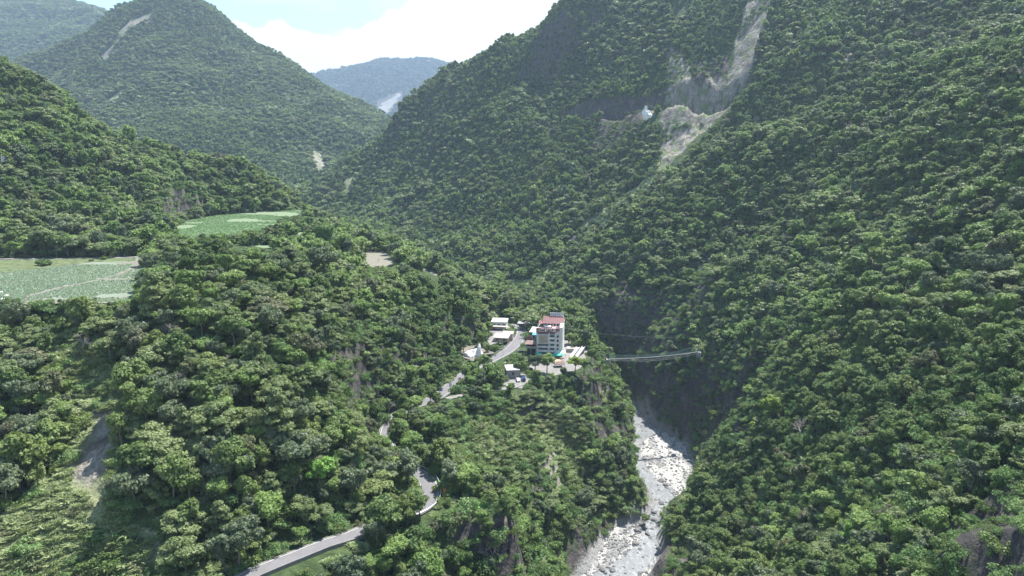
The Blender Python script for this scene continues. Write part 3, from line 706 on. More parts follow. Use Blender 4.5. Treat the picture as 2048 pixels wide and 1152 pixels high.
def reed_parts(seed, n):
    r = np.random.default_rng(seed); a = r.random(n) * 6.283; q = r.random(n) ** .5 * 1.3; h = .9 + .9 * r.random(n)
    base_ = np.stack([q * np.cos(a), q * np.sin(a), -.3 + 0 * q], 1); d = r.normal(size=(n, 3)) * .38; d[:, 2] = 1; w_ = .045 + .05 * r.random(n)
    s = r.normal(size=(n, 3)); s[:, 2] = 0; s /= np.linalg.norm(s, axis=1)[:, None]; s *= w_[:, None] * 2
    mid = base_ + d * (h * .6)[:, None]; tip = mid + d * np.array((1.6, 1.6, .25)) * (h * .45)[:, None]
    V = np.stack([base_ - s, base_ + s, mid + s, mid - s, tip, tip + s * .2], 1); F = []
    i = np.arange(n)[:, None] * 6
    return V.reshape(-1, 3), np.concatenate([i + np.array([[0, 1, 2, 3]]), i + np.array([[3, 2, 5, 4]])])
LM = {'broad': LEAF['broad'], 'bright': LEAF['bright'], 'olive': LEAF['olive'], 'grey': LEAF['grey'], 'tall': LEAF['olive']}
def proto_joined(name, kind, seed, n, size):
    lv, tr = tree_parts(kind, seed, n, size)
    if lv is None: o = mesh_obj(name, tr[0], tr[1], DEADWOOD, link=False); return o
    V = np.vstack([lv[0], tr[0]]); F = np.vstack([lv[1], tr[1] + len(lv[0])])
    o = mesh_obj(name, V, F, [LM[kind], BARK], link=False)
    mi = np.zeros(len(o.data.polygons), np.int32); mi[len(lv[1]):] = 1
    if len(mi) == len(F): o.data.polygons.foreach_set('material_index', mi)
    return o
KINDS = ['broad', 'broad', 'broad', 'bright', 'bright', 'olive', 'olive', 'grey', 'grey', 'tall', 'bare']
def proto_coll(name, lst):
    c = bpy.data.collections.new(name)
    for i, o in enumerate(lst): o.name = '%s_%02d' % (name, i); c.objects.link(o)
    return c
C_HI = proto_coll('near_forest_kinds', [proto_joined('t', k, 100 + i, 3600, .34) for i, k in enumerate(KINDS)])
C_MID = proto_coll('mid_forest_kinds', [proto_joined('t', k, 200 + i, 1300, .55) for i, k in enumerate(KINDS)])
C_LO = proto_coll('far_forest_kinds', [proto_joined('t', k, 300 + i, 260, 1.15) for i, k in enumerate(KINDS[:-1])])
C_SH = proto_coll('shrub_kinds', [mesh_obj('s', *shrub_parts(400 + i, 900, .15), LEAF['shrub' if i % 3 else 'broad'], link=False) for i in range(6)] )
C_RD = proto_coll('reed_kinds', [mesh_obj('r', *reed_parts(500 + i, 420), LEAF['reed'], link=False) for i in range(3)])

def scatter(name, coll, P, rot, scl, idx, kind='stuff', tilt=None):
    me = bpy.data.meshes.new(name); P = np.asarray(P, np.float32); me.vertices.add(len(P)); me.vertices.foreach_set('co', P.ravel())
    e = np.zeros((len(P), 3), np.float32); e[:, 2] = rot
    if tilt is not None: e[:, :2] = tilt
    a = me.attributes.new('rot', 'FLOAT_VECTOR', 'POINT'); a.data.foreach_set('vector', e.ravel())
    a = me.attributes.new('scl', 'FLOAT_VECTOR', 'POINT'); a.data.foreach_set('vector', np.asarray(scl, np.float32).ravel())
    a = me.attributes.new('idx', 'INT', 'POINT'); a.data.foreach_set('value', np.asarray(idx, np.int32))
    o = bpy.data.objects.new(name, me); col.objects.link(o); tag(o, kind=kind)
    ng = bpy.data.node_groups.new(name, 'GeometryNodeTree'); ng.interface.new_socket('Geometry', in_out='INPUT', socket_type='NodeSocketGeometry'); ng.interface.new_socket('Geometry', in_out='OUTPUT', socket_type='NodeSocketGeometry')
    N = ng.nodes; L = ng.links; gi = N.new('NodeGroupInput'); go = N.new('NodeGroupOutput'); ip = N.new('GeometryNodeInstanceOnPoints'); ci = N.new('GeometryNodeCollectionInfo')
    ci.inputs['Collection'].default_value = coll; ci.inputs['Separate Children'].default_value = True; ci.inputs['Reset Children'].default_value = True
    def attr(nm, ty):
        n = N.new('GeometryNodeInputNamedAttribute'); n.data_type = ty; n.inputs['Name'].default_value = nm; return n.outputs['Attribute']
    er = N.new('FunctionNodeEulerToRotation'); L.new(attr('rot', 'FLOAT_VECTOR'), er.inputs[0])
    L.new(gi.outputs[0], ip.inputs['Points']); L.new(ci.outputs[0], ip.inputs['Instance']); ip.inputs['Pick Instance'].default_value = True
    L.new(attr('idx', 'INT'), ip.inputs['Instance Index']); L.new(er.outputs[0], ip.inputs['Rotation']); L.new(attr('scl', 'FLOAT_VECTOR'), ip.inputs['Scale']); L.new(ip.outputs[0], go.inputs[0])
    md = o.modifiers.new('scatter', 'NODES'); md.node_group = ng
    return o

# ------------------------------------------------------------------ where the trees stand
# what must stay in sight: outline in the photo, distance of the thing seen there, how much of a crown may cover it
CLEAR = [
 ([(470,1175),(600,1096),(700,1062),(702,1090),(640,1112),(560,1152),(540,1175)], 165), ([(832,975),(845,948),(856,945),(880,985),(876,1002),(858,1018),(836,1012)], 240),
 ([(820,832),(812,838),(806,826),(822,820)], 280), ([(858,797),(900,764),(905,776),(925,788),(880,803)], 300), ([(930,738),(1000,712),(1032,686),(1032,655),(1054,655),(1056,690),(1030,706),(955,742)], 380),
 ([(1052,625),(1128,625),(1130,712),(1105,715),(1050,715)], 392), ([(1050,712),(1186,712),(1180,745),(1075,748)], 372), ([(1140,685),(1180,685),(1180,720),(1140,715)], 380),
 ([(1262,825),(1290,825),(1335,870),(1384,940),(1365,1003),(1300,1010),(1270,930),(1262,880)], 340), ([(1180,1152),(1200,1105),(1235,1075),(1275,1048),(1308,1030),(1320,1045),(1322,1080),(1300,1152)], 275),
 ([(1130,1060),(1230,1060),(1225,1095),(1180,1152),(1130,1152)], 262), ([(1265,1140),(1320,1075),(1345,1080),(1330,1130),(1300,1160)], 270),
 ([(-20,512),(276,511),(272,560),(266,592),(200,597),(170,584),(130,592),(20,596),(-20,596)], 345), ([(350,457),(378,441),(430,430),(520,423),(600,419),(604,428),(560,433),(555,448),(528,452),(480,466),(405,468),(380,478)], 600),
 ([(722,508),(735,503),(790,509),(790,530),(738,532)], 410), ([(830,540),(850,536),(880,552),(872,560)], 470), ([(458,490),(545,489),(545,497),(460,498)], 400), ([(590,463),(612,462),(612,468),(590,470)], 460),
 ([(926,690),(965,684),(968,716),(926,718)], 355), ([(976,636),(1024,640),(1024,692),(975,690)], 400), ([(1005,732),(1036,732),(1062,757),(1040,776),(1020,772)], 350),
 ([(1222,700),(1396,692),(1396,714),(1222,722)], 390), ([(1210,230),(1440,230),(1440,240),(1205,244)], 870), ([(1338,92),(1366,105),(1392,186),(1345,190)], 800),
 ([(180,770),(208,740),(226,800),(224,850),(212,930),(205,1040),(190,1040),(175,980),(135,945),(170,900)], 180),
 ([(1318,238),(1438,238),(1390,285),(1340,335),(1322,320)], 730), ([(1340,100),(1362,180),(1440,150),(1470,90),(1500,5),(1540,5),(1480,180),(1440,238),(1320,238)], 800),
 ([(1190,770),(1222,772),(1212,812),(1192,800)], 350),
 ([(1290,208),(1306,205),(1308,238),(1288,240)], 800),
]
CLEAR_SOFT = [
 ([(1885,1200),(1880,1110),(1925,1040),(2000,990),(2060,965),(2200,960),(2200,1200)], 140),
 ([(1285,775),(1300,770),(1345,790),(1392,850),(1388,900),(1330,872),(1292,835)], 400),
 ([(180,770),(208,740),(226,800),(224,850),(212,930),(205,1040),(190,1040),(175,980),(135,945),(170,900)], 240),
 ([(-60,1035),(60,1030),(150,940),(215,960),(330,1075),(345,1175),(-60,1175)], 215), ([(100,705),(160,690),(200,745),(175,780),(150,770)], 250), ([(228,1010),(330,1060),(330,1100),(240,1080)], 215),
 ([(1000,805),(1060,795),(1150,830),(1160,880),(1130,985),(1105,985),(1075,900),(1050,960),(1005,960),(990,880)], 360), ([(900,810),(960,830),(985,870),(960,930),(920,900)], 270),
 ([(852,957),(872,960),(905,985),(985,1015),(900,1010),(880,1000)], 215), ([(928,712),(960,722),(985,708),(970,690),(928,690)], 355),
]
NOTREE = {'scree': 0, 'rock': .45, 'grass': .06}
def place(step, y0, y1, seed, dens):
    r = np.random.default_rng(seed); xs = np.arange(X0 + 6, X1 - 6, step); ys = np.arange(max(y0, Y0 + 3), min(y1, Y1 - 4), step)
    X, Y = np.meshgrid(xs, ys); X = (X + (r.random(X.shape) - .5) * step * .95).ravel(); Y = (Y + (r.random(Y.shape) - .5) * step * .95).ravel()
    Z = gh(X, Y); S = gslope(X, Y); keep = r.random(len(X)) < np.clip(dens * np.sqrt(1 + S * S), 0, 1)
    u, v, d = proj(np.stack([X, Y, Z + 4], -1)); keep &= (u > -480) & (u < 2530) & (v > -240) & (v < 1750)
    return X[keep], Y[keep], Z[keep], S[keep], u[keep], v[keep], d[keep], r
def blocked(X, Y, Z, h, rad, u, d, slack=.72, zones=None):
    b = np.zeros(len(X), bool)
    for px, dist in (zones or CLEAR + CLEAR_SOFT):
        px = np.array(px, float); near = (Y < dist + 25)
        bb = (u > px[:, 0].min() - 150) & (u < px[:, 0].max() + 150) & near; i = np.where(bb & ~b)[0]
        if not len(i): continue
        for fr in (.45, .75):
            uu, vv, dd = proj(np.stack([X[i], Y[i], Z[i] + h[i] * fr], -1)); pr = FPX * rad[i] / dd * slack * (1 if fr < .6 else .8)
            hit = inpoly(uu, vv, px) | (polydist(uu, vv, px) < pr); b[i] |= hit
        uu, vv, dd = proj(np.stack([X[i], Y[i], Z[i] + h[i] * .95], -1)); b[i] |= inpoly(uu, vv, px)
    return b
def off_limits(X, Y, m=3.0):
    b = np.zeros(len(X), bool)
    for line in (ROAD, LANE, MIDTRACK, FARROAD_W):
        dd, ex = nearest_on(X, Y, line); b |= dd < ex[..., 1] / 2 + m
    dd, ex = nearest_on(X, Y, RIVER); b |= (dd < ex[..., 1] + m * .6) & (Y < 500)
    for poly, pz, bl in FLATS: b |= (inpoly(X, Y, poly) & (polydist(X, Y, poly) > (2.5 if pz < -100 else .3)))
    return b
def covered(X, Y, u, v):
    k = np.full(len(X), ''); 
    for kind, px, a, b in ZONES: 
        m_ = inpoly(u + wob_at(X, Y), v, px) & (Y > a) & (Y < b); k = np.where(m_, kind, k)
    return k
ridx_ = lambda k: k * 8
X, Y, Z, S, U, V, D, r_ = place(4.0, 45, 1400, 11, .68)
gu, gv, _ = proj(np.stack([X, Y, Z], -1))
cov = covered(X, Y, gu, gv)
patch = vnoise(X, Y, 70, 40); size = np.clip(.46 + .80 * r_.random(len(X)) ** 1.7 + .40 * (patch - .5), .36, 1.4); size *= .83; size *= np.where((Y < 330) & (X < 20), 1.02, 1.) * np.where(r_.random(len(X)) < .07, 1.35, 1.)
size *= np.clip(1.15 - .25 * np.clip(S - .6, 0, 1.2), .7, 1.2)
pk = np.array([NOTREE.get(c, 1.) for c in cov]); keep = (r_.random(len(X)) < pk) & (S < 2.6) & (vnoise(X, Y, 24, 71) > np.where(X > 60, .16, .10))
size = np.where(cov == 'rock', size * .5, np.where(cov == 'grass', size * .55, size))
big = vnoise(X, Y, 55, 60); rk = r_.random(len(X))
# species by patch
idx = np.where(big < .30, r_.integers(0, 3, len(X)), np.where(big < .48, r_.choice([0, 1, 2, 3, 4, 7], len(X)), np.where(big < .62, r_.choice([0, 3, 4, 5, 7, 8], len(X)), r_.choice([0, 1, 2, 5, 6, 8, 9, 3], len(X)))))
left_face = (Y < 300) & (X < -20); idx = np.where(left_face & (rk < .30), r_.choice([5, 6, 7, 8], len(X)), idx)
idx = np.where((X < -60) & (Y > 330) & (rk > .3) & (rk < .75), r_.choice([3, 4, 3, 5, 6, 8], len(X)), idx); idx = np.where(rk > .992, 10, idx); idx = np.where((idx == 9) & (rk < .6), 1, idx)
keep &= ~off_limits(X, Y, 2.2)
h = 10 * size; rad = 4.0 * size
bl = blocked(X, Y, Z, h, rad, U, D)
# a tree that would hide something in sight becomes a low one there
low = bl & keep & (r_.random(len(X)) < .8); size = np.where(low, .30, size); h = 10 * size; rad = 4 * size
bl2 = blocked(X, Y, Z, h, rad, U, D); keep &= ~bl2
print('trees', keep.sum())
for i0, i1, sg in ((ridx_(6) + 3, ridx_(8) + 4, 1), (ridx_(6) + 5, ridx_(8) + 4, 1), (ridx_(13) + 2, ridx_(18), 1), (ridx_(13) + 2, ridx_(18), -1), (ridx_(15), ridx_(18), 1), (ridx_(19) + 2, ridx_(20) + 3, 1), (ridx_(19) + 4, ridx_(20) + 3, 1)):
    e = edge(ROAD, sg, 0, 2.6)[i0:i1:5]; e = e[:]
    kk = len(e); X = np.append(X, e[:, 0]); Y = np.append(Y, e[:, 1]); Z = np.append(Z, gh(e[:, 0], e[:, 1])); size = np.append(size, .75 + .25 * r_.random(kk)); idx = np.append(idx, r_.choice([0, 1, 2, 3], kk)); uu, vv, dd = proj(np.stack([e[:, 0], e[:, 1], gh(e[:, 0], e[:, 1]) + 4], -1)); U = np.append(U, uu); V = np.append(V, vv); D = np.append(D, dd); cov = np.append(cov, [''] * kk); keep = np.append(keep, [True] * kk)
T = dict(x=X[keep], y=Y[keep], z=Z[keep], s=size[keep], i=idx[keep], u=U[keep], v=V[keep], d=D[keep], c=cov[keep])
n = len(T['x']); T['rot'] = r_.random(n) * 6.283; T['sz'] = np.stack([T['s'] * (.9 + .25 * r_.random(n)), T['s'] * (.9 + .25 * r_.random(n)), T['s'] * (.85 + .35 * r_.random(n))], 1)
# in sight or behind the land?
def seen(x, y, z, k=40):
    t = np.linspace(.04, .97, k)[:, None]; g = gh(x * t, np.maximum(y * t, Y0)) ; g = np.where(y * t > Y0, g + 3, -1e9)
    return ((z * t) > g).all(0)
vis = np.concatenate([seen(T['x'][a:a + 4000], T['y'][a:a + 4000], T['z'][a:a + 4000] + 8 * T['s'][a:a + 4000]) for a in range(0, n, 4000)])
inf = (T['u'] > 5) & (T['u'] < 2043) & (T['v'] > 5) & (T['v'] < 1147)
px = T['s'] / T['d'] * (vis & inf); order = np.argsort(-px)
NIND = 300
ind = np.zeros(n, bool); ind[order[:NIND]] = True
# the individual trees ----------------------------------------------------
KIND_NAME = {'broad': 'broadleaf_tree', 'bright': 'broadleaf_tree', 'olive': 'flat_topped_tree', 'grey': 'broadleaf_tree', 'tall': 'slender_tree', 'bare': 'bare_tree'}
KIND_TXT = {'broad': 'dark green rounded tree', 'bright': 'light green rounded tree', 'olive': 'olive flat-topped feathery tree', 'grey': 'grey-green thin-leaved tree', 'tall': 'narrow olive tiered tree', 'bare': 'leafless pale branching tree'}
ind_proto = {}
for i_, k in enumerate(KINDS):
    lv, tr = tree_parts(k, 100 + i_, 3600, .34)
    cm = mesh_obj('crown', lv[0], lv[1], LM[k], link=False).data if lv is not None else None
    tm = mesh_obj('trunk', tr[0], tr[1], BARK if lv is not None else DEADWOOD, link=False).data
    ind_proto[i_] = (cm, tm)
REG = [  # outline in the photo, words
 ([(-300,880),(215,880),(215,1300),(-300,1300)], 'at the bottom left beside the landslide'),
 ([(-300,700),(205,700),(205,880),(-300,880)], 'left of the pale landslide'),
 ([(-300,500),(330,500),(330,700),(-300,700)], 'on the cliff edge below the cabbage field'),
 ([(205,860),(420,860),(420,1300),(205,1300)], 'right of the landslide foot'),
 ([(205,700),(420,700),(420,860),(205,860)], 'right of the landslide top'),
 ([(330,400),(620,400),(620,700),(330,700)], 'on the knoll right of the cabbage field'),
 ([(420,860),(620,860),(620,1300),(420,1300)], 'above the road at the bottom edge'),
 ([(420,700),(620,700),(620,860),(420,860)], 'on the wooded slope midway to the road bend'),
 ([(620,840),(860,840),(860,1060),(620,1060)], 'above the road left of its bend'),
 ([(620,400),(860,400),(860,840),(620,840)], 'on the slope left of the hotel road'),
 ([(620,1060),(900,1060),(900,1300),(620,1300)], 'below the road in front of the bend'),
 ([(860,940),(1010,940),(1010,1300),(860,1300)], 'between the road bend and the gorge'),
 ([(860,700),(1010,700),(1010,940),(860,940)], 'on the slope below the concrete lane'),
 ([(1010,700),(1270,700),(1270,900),(1010,900)], 'on the cliff top below the hotel'),
 ([(1010,900),(1300,900),(1300,1300),(1010,1300)], 'on the left bank above the river'),
 ([(1270,960),(1480,960),(1480,1300),(1270,1300)], 'on the right bank by the lower river'),
 ([(1270,600),(1480,600),(1480,960),(1270,960)], 'on the right bank below the footbridge'),
 ([(1480,1000),(1660,1000),(1660,1300),(1480,1300)], 'low on the right wall at the bottom edge'),
 ([(1480,820),(1660,820),(1660,1000),(1480,1000)], 'on the right wall level with the river bend'),
 ([(1660,960),(1880,960),(1880,1300),(1660,1300)], 'left of the dark bottom right crag'),
 ([(1660,800),(1880,800),(1880,960),(1660,960)], 'above and left of the dark crag'),
 ([(1880,760),(2300,760),(2300,1300),(1880,1300)], 'beside the dark bottom right crag'),
 ([(1480,600),(1880,600),(1880,820),(1480,820)], 'midway up the right wall'),
 ([(1880,300),(2300,300),(2300,760),(1880,760)], 'high at the right edge of the photo'),
]
def region(u, v):
    for px, w_ in REG:
        if inpoly(np.array([u]), np.array([v]), px)[0]: return w_
    return 'on the far wooded slope'
ORD = ['leftmost', 'second', 'third', 'fourth', 'fifth', 'sixth', 'seventh', 'eighth', 'ninth', 'tenth', 'eleventh', 'twelfth', 'thirteenth', 'fourteenth', 'fifteenth', 'sixteenth', 'seventeenth', 'eighteenth', 'nineteenth', 'twentieth']
recs = {}
for j in order[:NIND]:
    k = KINDS[T['i'][j]]; recs.setdefault((k, region(T['u'][j], T['v'][j])), []).append(j)
for (k, reg), js in recs.items():
    js.sort(key=lambda j: T['u'][j])
    for q, j in enumerate(js):
        if len(js) == 1: lab = 'the only %s %s' % (KIND_TXT[k], reg)
        elif q == 0: lab = 'leftmost %s %s' % (KIND_TXT[k], reg)
        elif q == len(js) - 1: lab = 'rightmost %s %s' % (KIND_TXT[k], reg)
        else: lab = '%s from left %s %s' % (ORD[min(q, 19)], KIND_TXT[k], reg)
        e = empty(KIND_NAME[k], (T['x'][j], T['y'][j], T['z'][j]), T['rot'][j], lab, 'tree', 'trees on the near slopes of the gorge')
        e.scale = T['sz'][j]
        cm, tm = ind_proto[T['i'][j]]
        for nm, me in (('crown', cm), ('trunk', tm)):
            if me is None: continue
            c = bpy.data.objects.new(nm, me); col.objects.link(c); c.parent = e
# the rest of the wood ------------------------------------------------------
zz = T['z'] - .3
allP = []; 
hi = (~ind) & (T['y'] < 330); mid = (~ind) & (T['y'] >= 330) & (T['y'] < 700); lo = (~ind) & (T['y'] >= 700)
MIXC = bpy.data.collections.new('forest_kinds')
for c_, off in ((C_HI, 0), (C_MID, 11), (C_LO, 22)):
    for i_, o in enumerate(c_.objects[:]):
        o.name = 'forest_kind_%02d' % (off + i_); MIXC.objects.link(o)
ii = T['i'] + np.where(mid, 11, 0) + np.where(lo, 22, 0); ii = np.where(lo & (T['i'] == 10), 22, ii)
rest = ~ind
fo = scatter('forest', MIXC, np.stack([T['x'], T['y'], zz], 1)[rest], T['rot'][rest], T['sz'][rest], ii[rest], tilt=rng.normal(size=(int(rest.sum()), 2)) * .09)
# shrubs under and between -----------------------------------------------------
def low_plants(name, coll, nk, step, y0, y1, seed, dens, want, smin, smax, m=1.0, slack=.9, hh=2.2):
    X, Y, Z, S, U, V, D, r = place(step, y0, y1, seed, dens); gu, gv, _ = proj(np.stack([X, Y, Z], -1)); cv = covered(X, Y, gu, gv)
    w_ = np.array([want.get(c, want.get('', 0)) for c in cv]); k = (r.random(len(X)) < w_ * (.35 + 1.3 * vnoise(X, Y, 14, seed))) & ~off_limits(X, Y, m)
    s = smin + (smax - smin) * r.random(len(X)) ** 1.5; k &= ~blocked(X, Y, Z, s * hh, s * 1.2, U, D, .5, CLEAR)
    X, Y, Z, s = X[k], Y[k], Z[k], s[k]; q = len(X); print(name, q)
    sc_ = np.stack([s * (.8 + .5 * r.random(q)), s * (.8 + .5 * r.random(q)), s * (.8 + .6 * r.random(q))], 1)
    return scatter(name, coll, np.stack([X, Y, Z - .1], 1), r.random(q) * 6.283, sc_, r.integers(0, nk, q), tilt=r.normal(size=(q, 2)) * .15)
low_plants('undergrowth', C_SH, 6, 2.6, 90, 620, 21, .62, {'': .9, 'grass': .38, 'rock': .45, 'scree': .06}, .6, 1.9)
low_plants('reeds', C_RD, 3, 1.6, 100, 420, 22, .8, {'': .08, 'grass': 2.0, 'rock': .0, 'scree': .22}, .7, 1.4)
low_plants('hillside_scrub', C_SH, 6, 3.6, 620, 1000, 23, .6, {'': .1, 'grass': .8, 'rock': .5, 'scree': .45}, .8, 1.9)
# crops: real plants in rows on the fields
CROPM = leaf_mat('leaf_cabbage', (.245, .335, .225), (.32, .40, .28)); CROPG = leaf_mat('leaf_young_crop', (.16, .29, .12), (.24, .37, .17))
C_CB = proto_coll('cabbage_kinds', [mesh_obj('c', *leaves(np.random.default_rng(800 + i), [(0, 0, .06, .46, .14)], 34, .22, up=.8), CROPM, link=False) for i in range(3)])
C_CG = proto_coll('crop_kinds', [mesh_obj('c', *leaves(np.random.default_rng(810 + i), [(0, 0, .05, .5, .12)], 24, .25, up=.8), CROPG, link=False) for i in range(3)])
def crop(name, poly, z, coll, sx, sy, ang, seed, s0):
    r = np.random.default_rng(seed); P_ = np.array(poly); c = P_.mean(0); q = np.arange(-140, 140, sx); w_ = np.arange(-140, 140, sy); A, B = np.meshgrid(q, w_); A = A.ravel() + r.normal(size=A.size) * .12; B = B.ravel() + r.normal(size=B.size) * .12
    x = c[0] + A * math.cos(ang) - B * math.sin(ang); y = c[1] + A * math.sin(ang) + B * math.cos(ang)
    k = inpoly(x, y, poly) & (polydist(x, y, poly) > 1.2) & (vnoise(x * .6, y * 1.5, 16, seed) < .68) & (r.random(len(x)) < .93)
    if name == 'cabbages': k &= ~inpoly(x, y, BANK); dd, ex = nearest_on(x, y, track); k &= dd > 1.4
    x, y = x[k], y[k]; n_ = len(x); s = s0 * (.75 + .5 * r.random(n_)); print(name, n_)
    scatter(name, coll, np.stack([x, y, np.full(n_, z)], 1), r.random(n_) * 6.28, np.stack([s, s, s], 1), r.integers(0, 3, n_))
crop('cabbages', F_LEFT, FZ + .12, C_CB, 1.1, 1.3, .25, 5, 1.1); crop('crop_plants', F_FAR, FZ + .12, C_CG, 1.3, 2.0, -.4, 6, 1.2)
# woods on the far mountains ----------------------------------------------------
def far_wood(name, X, Y, Z, C, step, seed, smin, smax, exc=.5):
    r = np.random.default_rng(seed); st = X[0, 1] - X[0, 0]; xs = np.arange(X.min() + st, X.max() - st, step); ys = np.arange(Y.min() + st, Y.max() - st, step)
    x, y = np.meshgrid(xs, ys); x = (x + (r.random(x.shape) - .5) * step).ravel(); y = (y + (r.random(y.shape) - .5) * step).ravel()
    fx = (x - X.min()) / st; fy = (y - Y.min()) / st; i = np.clip(fx.astype(int), 0, X.shape[1] - 2); j = np.clip(fy.astype(int), 0, X.shape[0] - 2); a = fx - i; b = fy - j
    z = (Z[j, i] * (1 - a) + Z[j, i + 1] * a) * (1 - b) + (Z[j + 1, i] * (1 - a) + Z[j + 1, i + 1] * a) * b
    u, v, d = proj(np.stack([x, y, z], -1)); k = (u > -80) & (u < 1150) & (v > -90) & (v < 460) & (C[j, i, :3].max(-1) < exc)
    # front faces and the ridge line only: the land behind the ridge is left bare
    dz = Z[np.clip(j + 1, 0, X.shape[0] - 1), i] - Z[j, i]; dxx = Z[j, np.clip(i + 1, 0, X.shape[1] - 1)] - Z[j, i]
    face = -(-dxx * x - dz * y + (0 - 0) * z) / st * -1; facing = (dxx / st) * x + (dz / st) * y - z; k &= facing > -.10 * d
    x, y, z = x[k], y[k], z[k]; q = len(x); print(name, q); s = smin + (smax - smin) * r.random(q)
    id_ = r.integers(0, 3, q) if name[:7] == 'far_mou' else np.where(vnoise(x, y, 90, 12) < .45, r.integers(0, 3, q), r.choice([0, 1, 3, 5, 7, 8, 6], q))
    return scatter(name, C_SHADED if name[:7] == 'far_mou' else C_LO, np.stack([x, y, z - .4], 1), r.random(q) * 6.283, np.stack([s * 1.15, s * 1.15, s], 1), id_)
far_wood('middle_mountain_wood', PX, PY, PZ, PC, 7.4, 51, .75, 1.35)
far_wood('far_left_mountain_wood', LX, LY, LZ, LC, 12, 52, 1.2, 2.2)
SHADED_LEAF = leaf_mat('leaf_cloud_shaded', (.028, .055, .040), (.055, .095, .062), trans=.1)  # darkened leaf colour stands in for cloud shadow on the far mountain
LM['broad'] = SHADED_LEAF; C_SHADED = proto_coll('cloud_shaded_kinds', [proto_joined('t', 'broad', 700 + i, 260, 1.15) for i in range(3)]); LM['broad'] = LEAF['broad']
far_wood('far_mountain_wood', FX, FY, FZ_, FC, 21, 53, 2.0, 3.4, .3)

# ------------------------------------------------------------------ buildings and small things
def hit(u, v, t0=60, t1=1300):
    t = np.arange(t0, t1, 1.0); a = (u - 1024) / FPX; b = -(v - 576) / FPX
    x = a * t; y = t * (CP + b * SP); z = t * (b * CP - SP); k = np.where(z < gh(x, y))[0]
    k = k[0] if len(k) else -1
    return np.array((x[k], y[k], gh(x[k], y[k])))
WHITE = plain('white_plaster', (.76, .735, .71), .8, .12, .5); CREAM = plain('cream_plaster', (.42, .39, .34), .85, .1, .5); GREYW = plain('grey_render', (.30, .295, .29), .85, .12, .5)
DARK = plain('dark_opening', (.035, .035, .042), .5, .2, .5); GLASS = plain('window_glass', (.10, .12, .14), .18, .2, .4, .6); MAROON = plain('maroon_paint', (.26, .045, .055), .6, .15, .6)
RROOF = plain('red_metal_roof', (.15, .038, .042), .55, .16, .7, .4); PINK = plain('pink_paint', (.36, .15, .15), .7, .1, .6); BRNROOF = plain('brown_roof_tiles', (.22, .15, .13), .8, .25, .8); TEAL = plain('turquoise_paint', (.10, .30, .36), .6, .12, .6)
GREENAWN = plain('green_awning_cloth', (.05, .48, .32), .7, .1, .6); PALEAWN = plain('pale_green_sheet', (.50, .62, .54), .6, .08, .6); METAL = plain('galvanised_metal', (.55, .56, .57), .4, .1, 1., .5, .5); STONE = plain('stone_mural', (.50, .44, .33), .9, .3, 1.6)
TAN = plain('tan_timber', (.46, .32, .22), .85, .25, 1.5); RED = plain('red_paint', (.45, .05, .04), .5, .1, 1.); BLUEP = plain('blue_car_paint', (.03, .06, .16), .3, .1, .5, .6); WHITEP = plain('white_car_paint', (.72, .72, .72), .3, .04, .5, .6); BLACKP = plain('dark_car_paint', (.03, .03, .035), .3, .1, .5, .6)
RUBBER = plain('tyre_rubber', (.02, .02, .02), .9); BTEAL = plain('green_bridge_paint', (.04, .13, .12), .6, .15, 1.); CABLE = plain('steel_cable', (.50, .51, .50), .5, .1, 1.); TARP = plain('white_tarpaulin', (.66, .67, .66), .7, .08, .6); YEL = plain('yellow_roof_sheet', (.62, .42, .05), .6, .1, .8); ORANGE = plain('orange_sign_face', (.75, .27, .03), .5, .05)
def limestone():
    M = Mat('white_rock', .9, .15); M.color(M.ramp(M.noise(.5, 5), [(.3, (.66, .65, .63)), (.6, (.86, .85, .83))])); M.bump(M.noise(1.2, 5), .7, .5); return M.m
ROCKW = limestone()

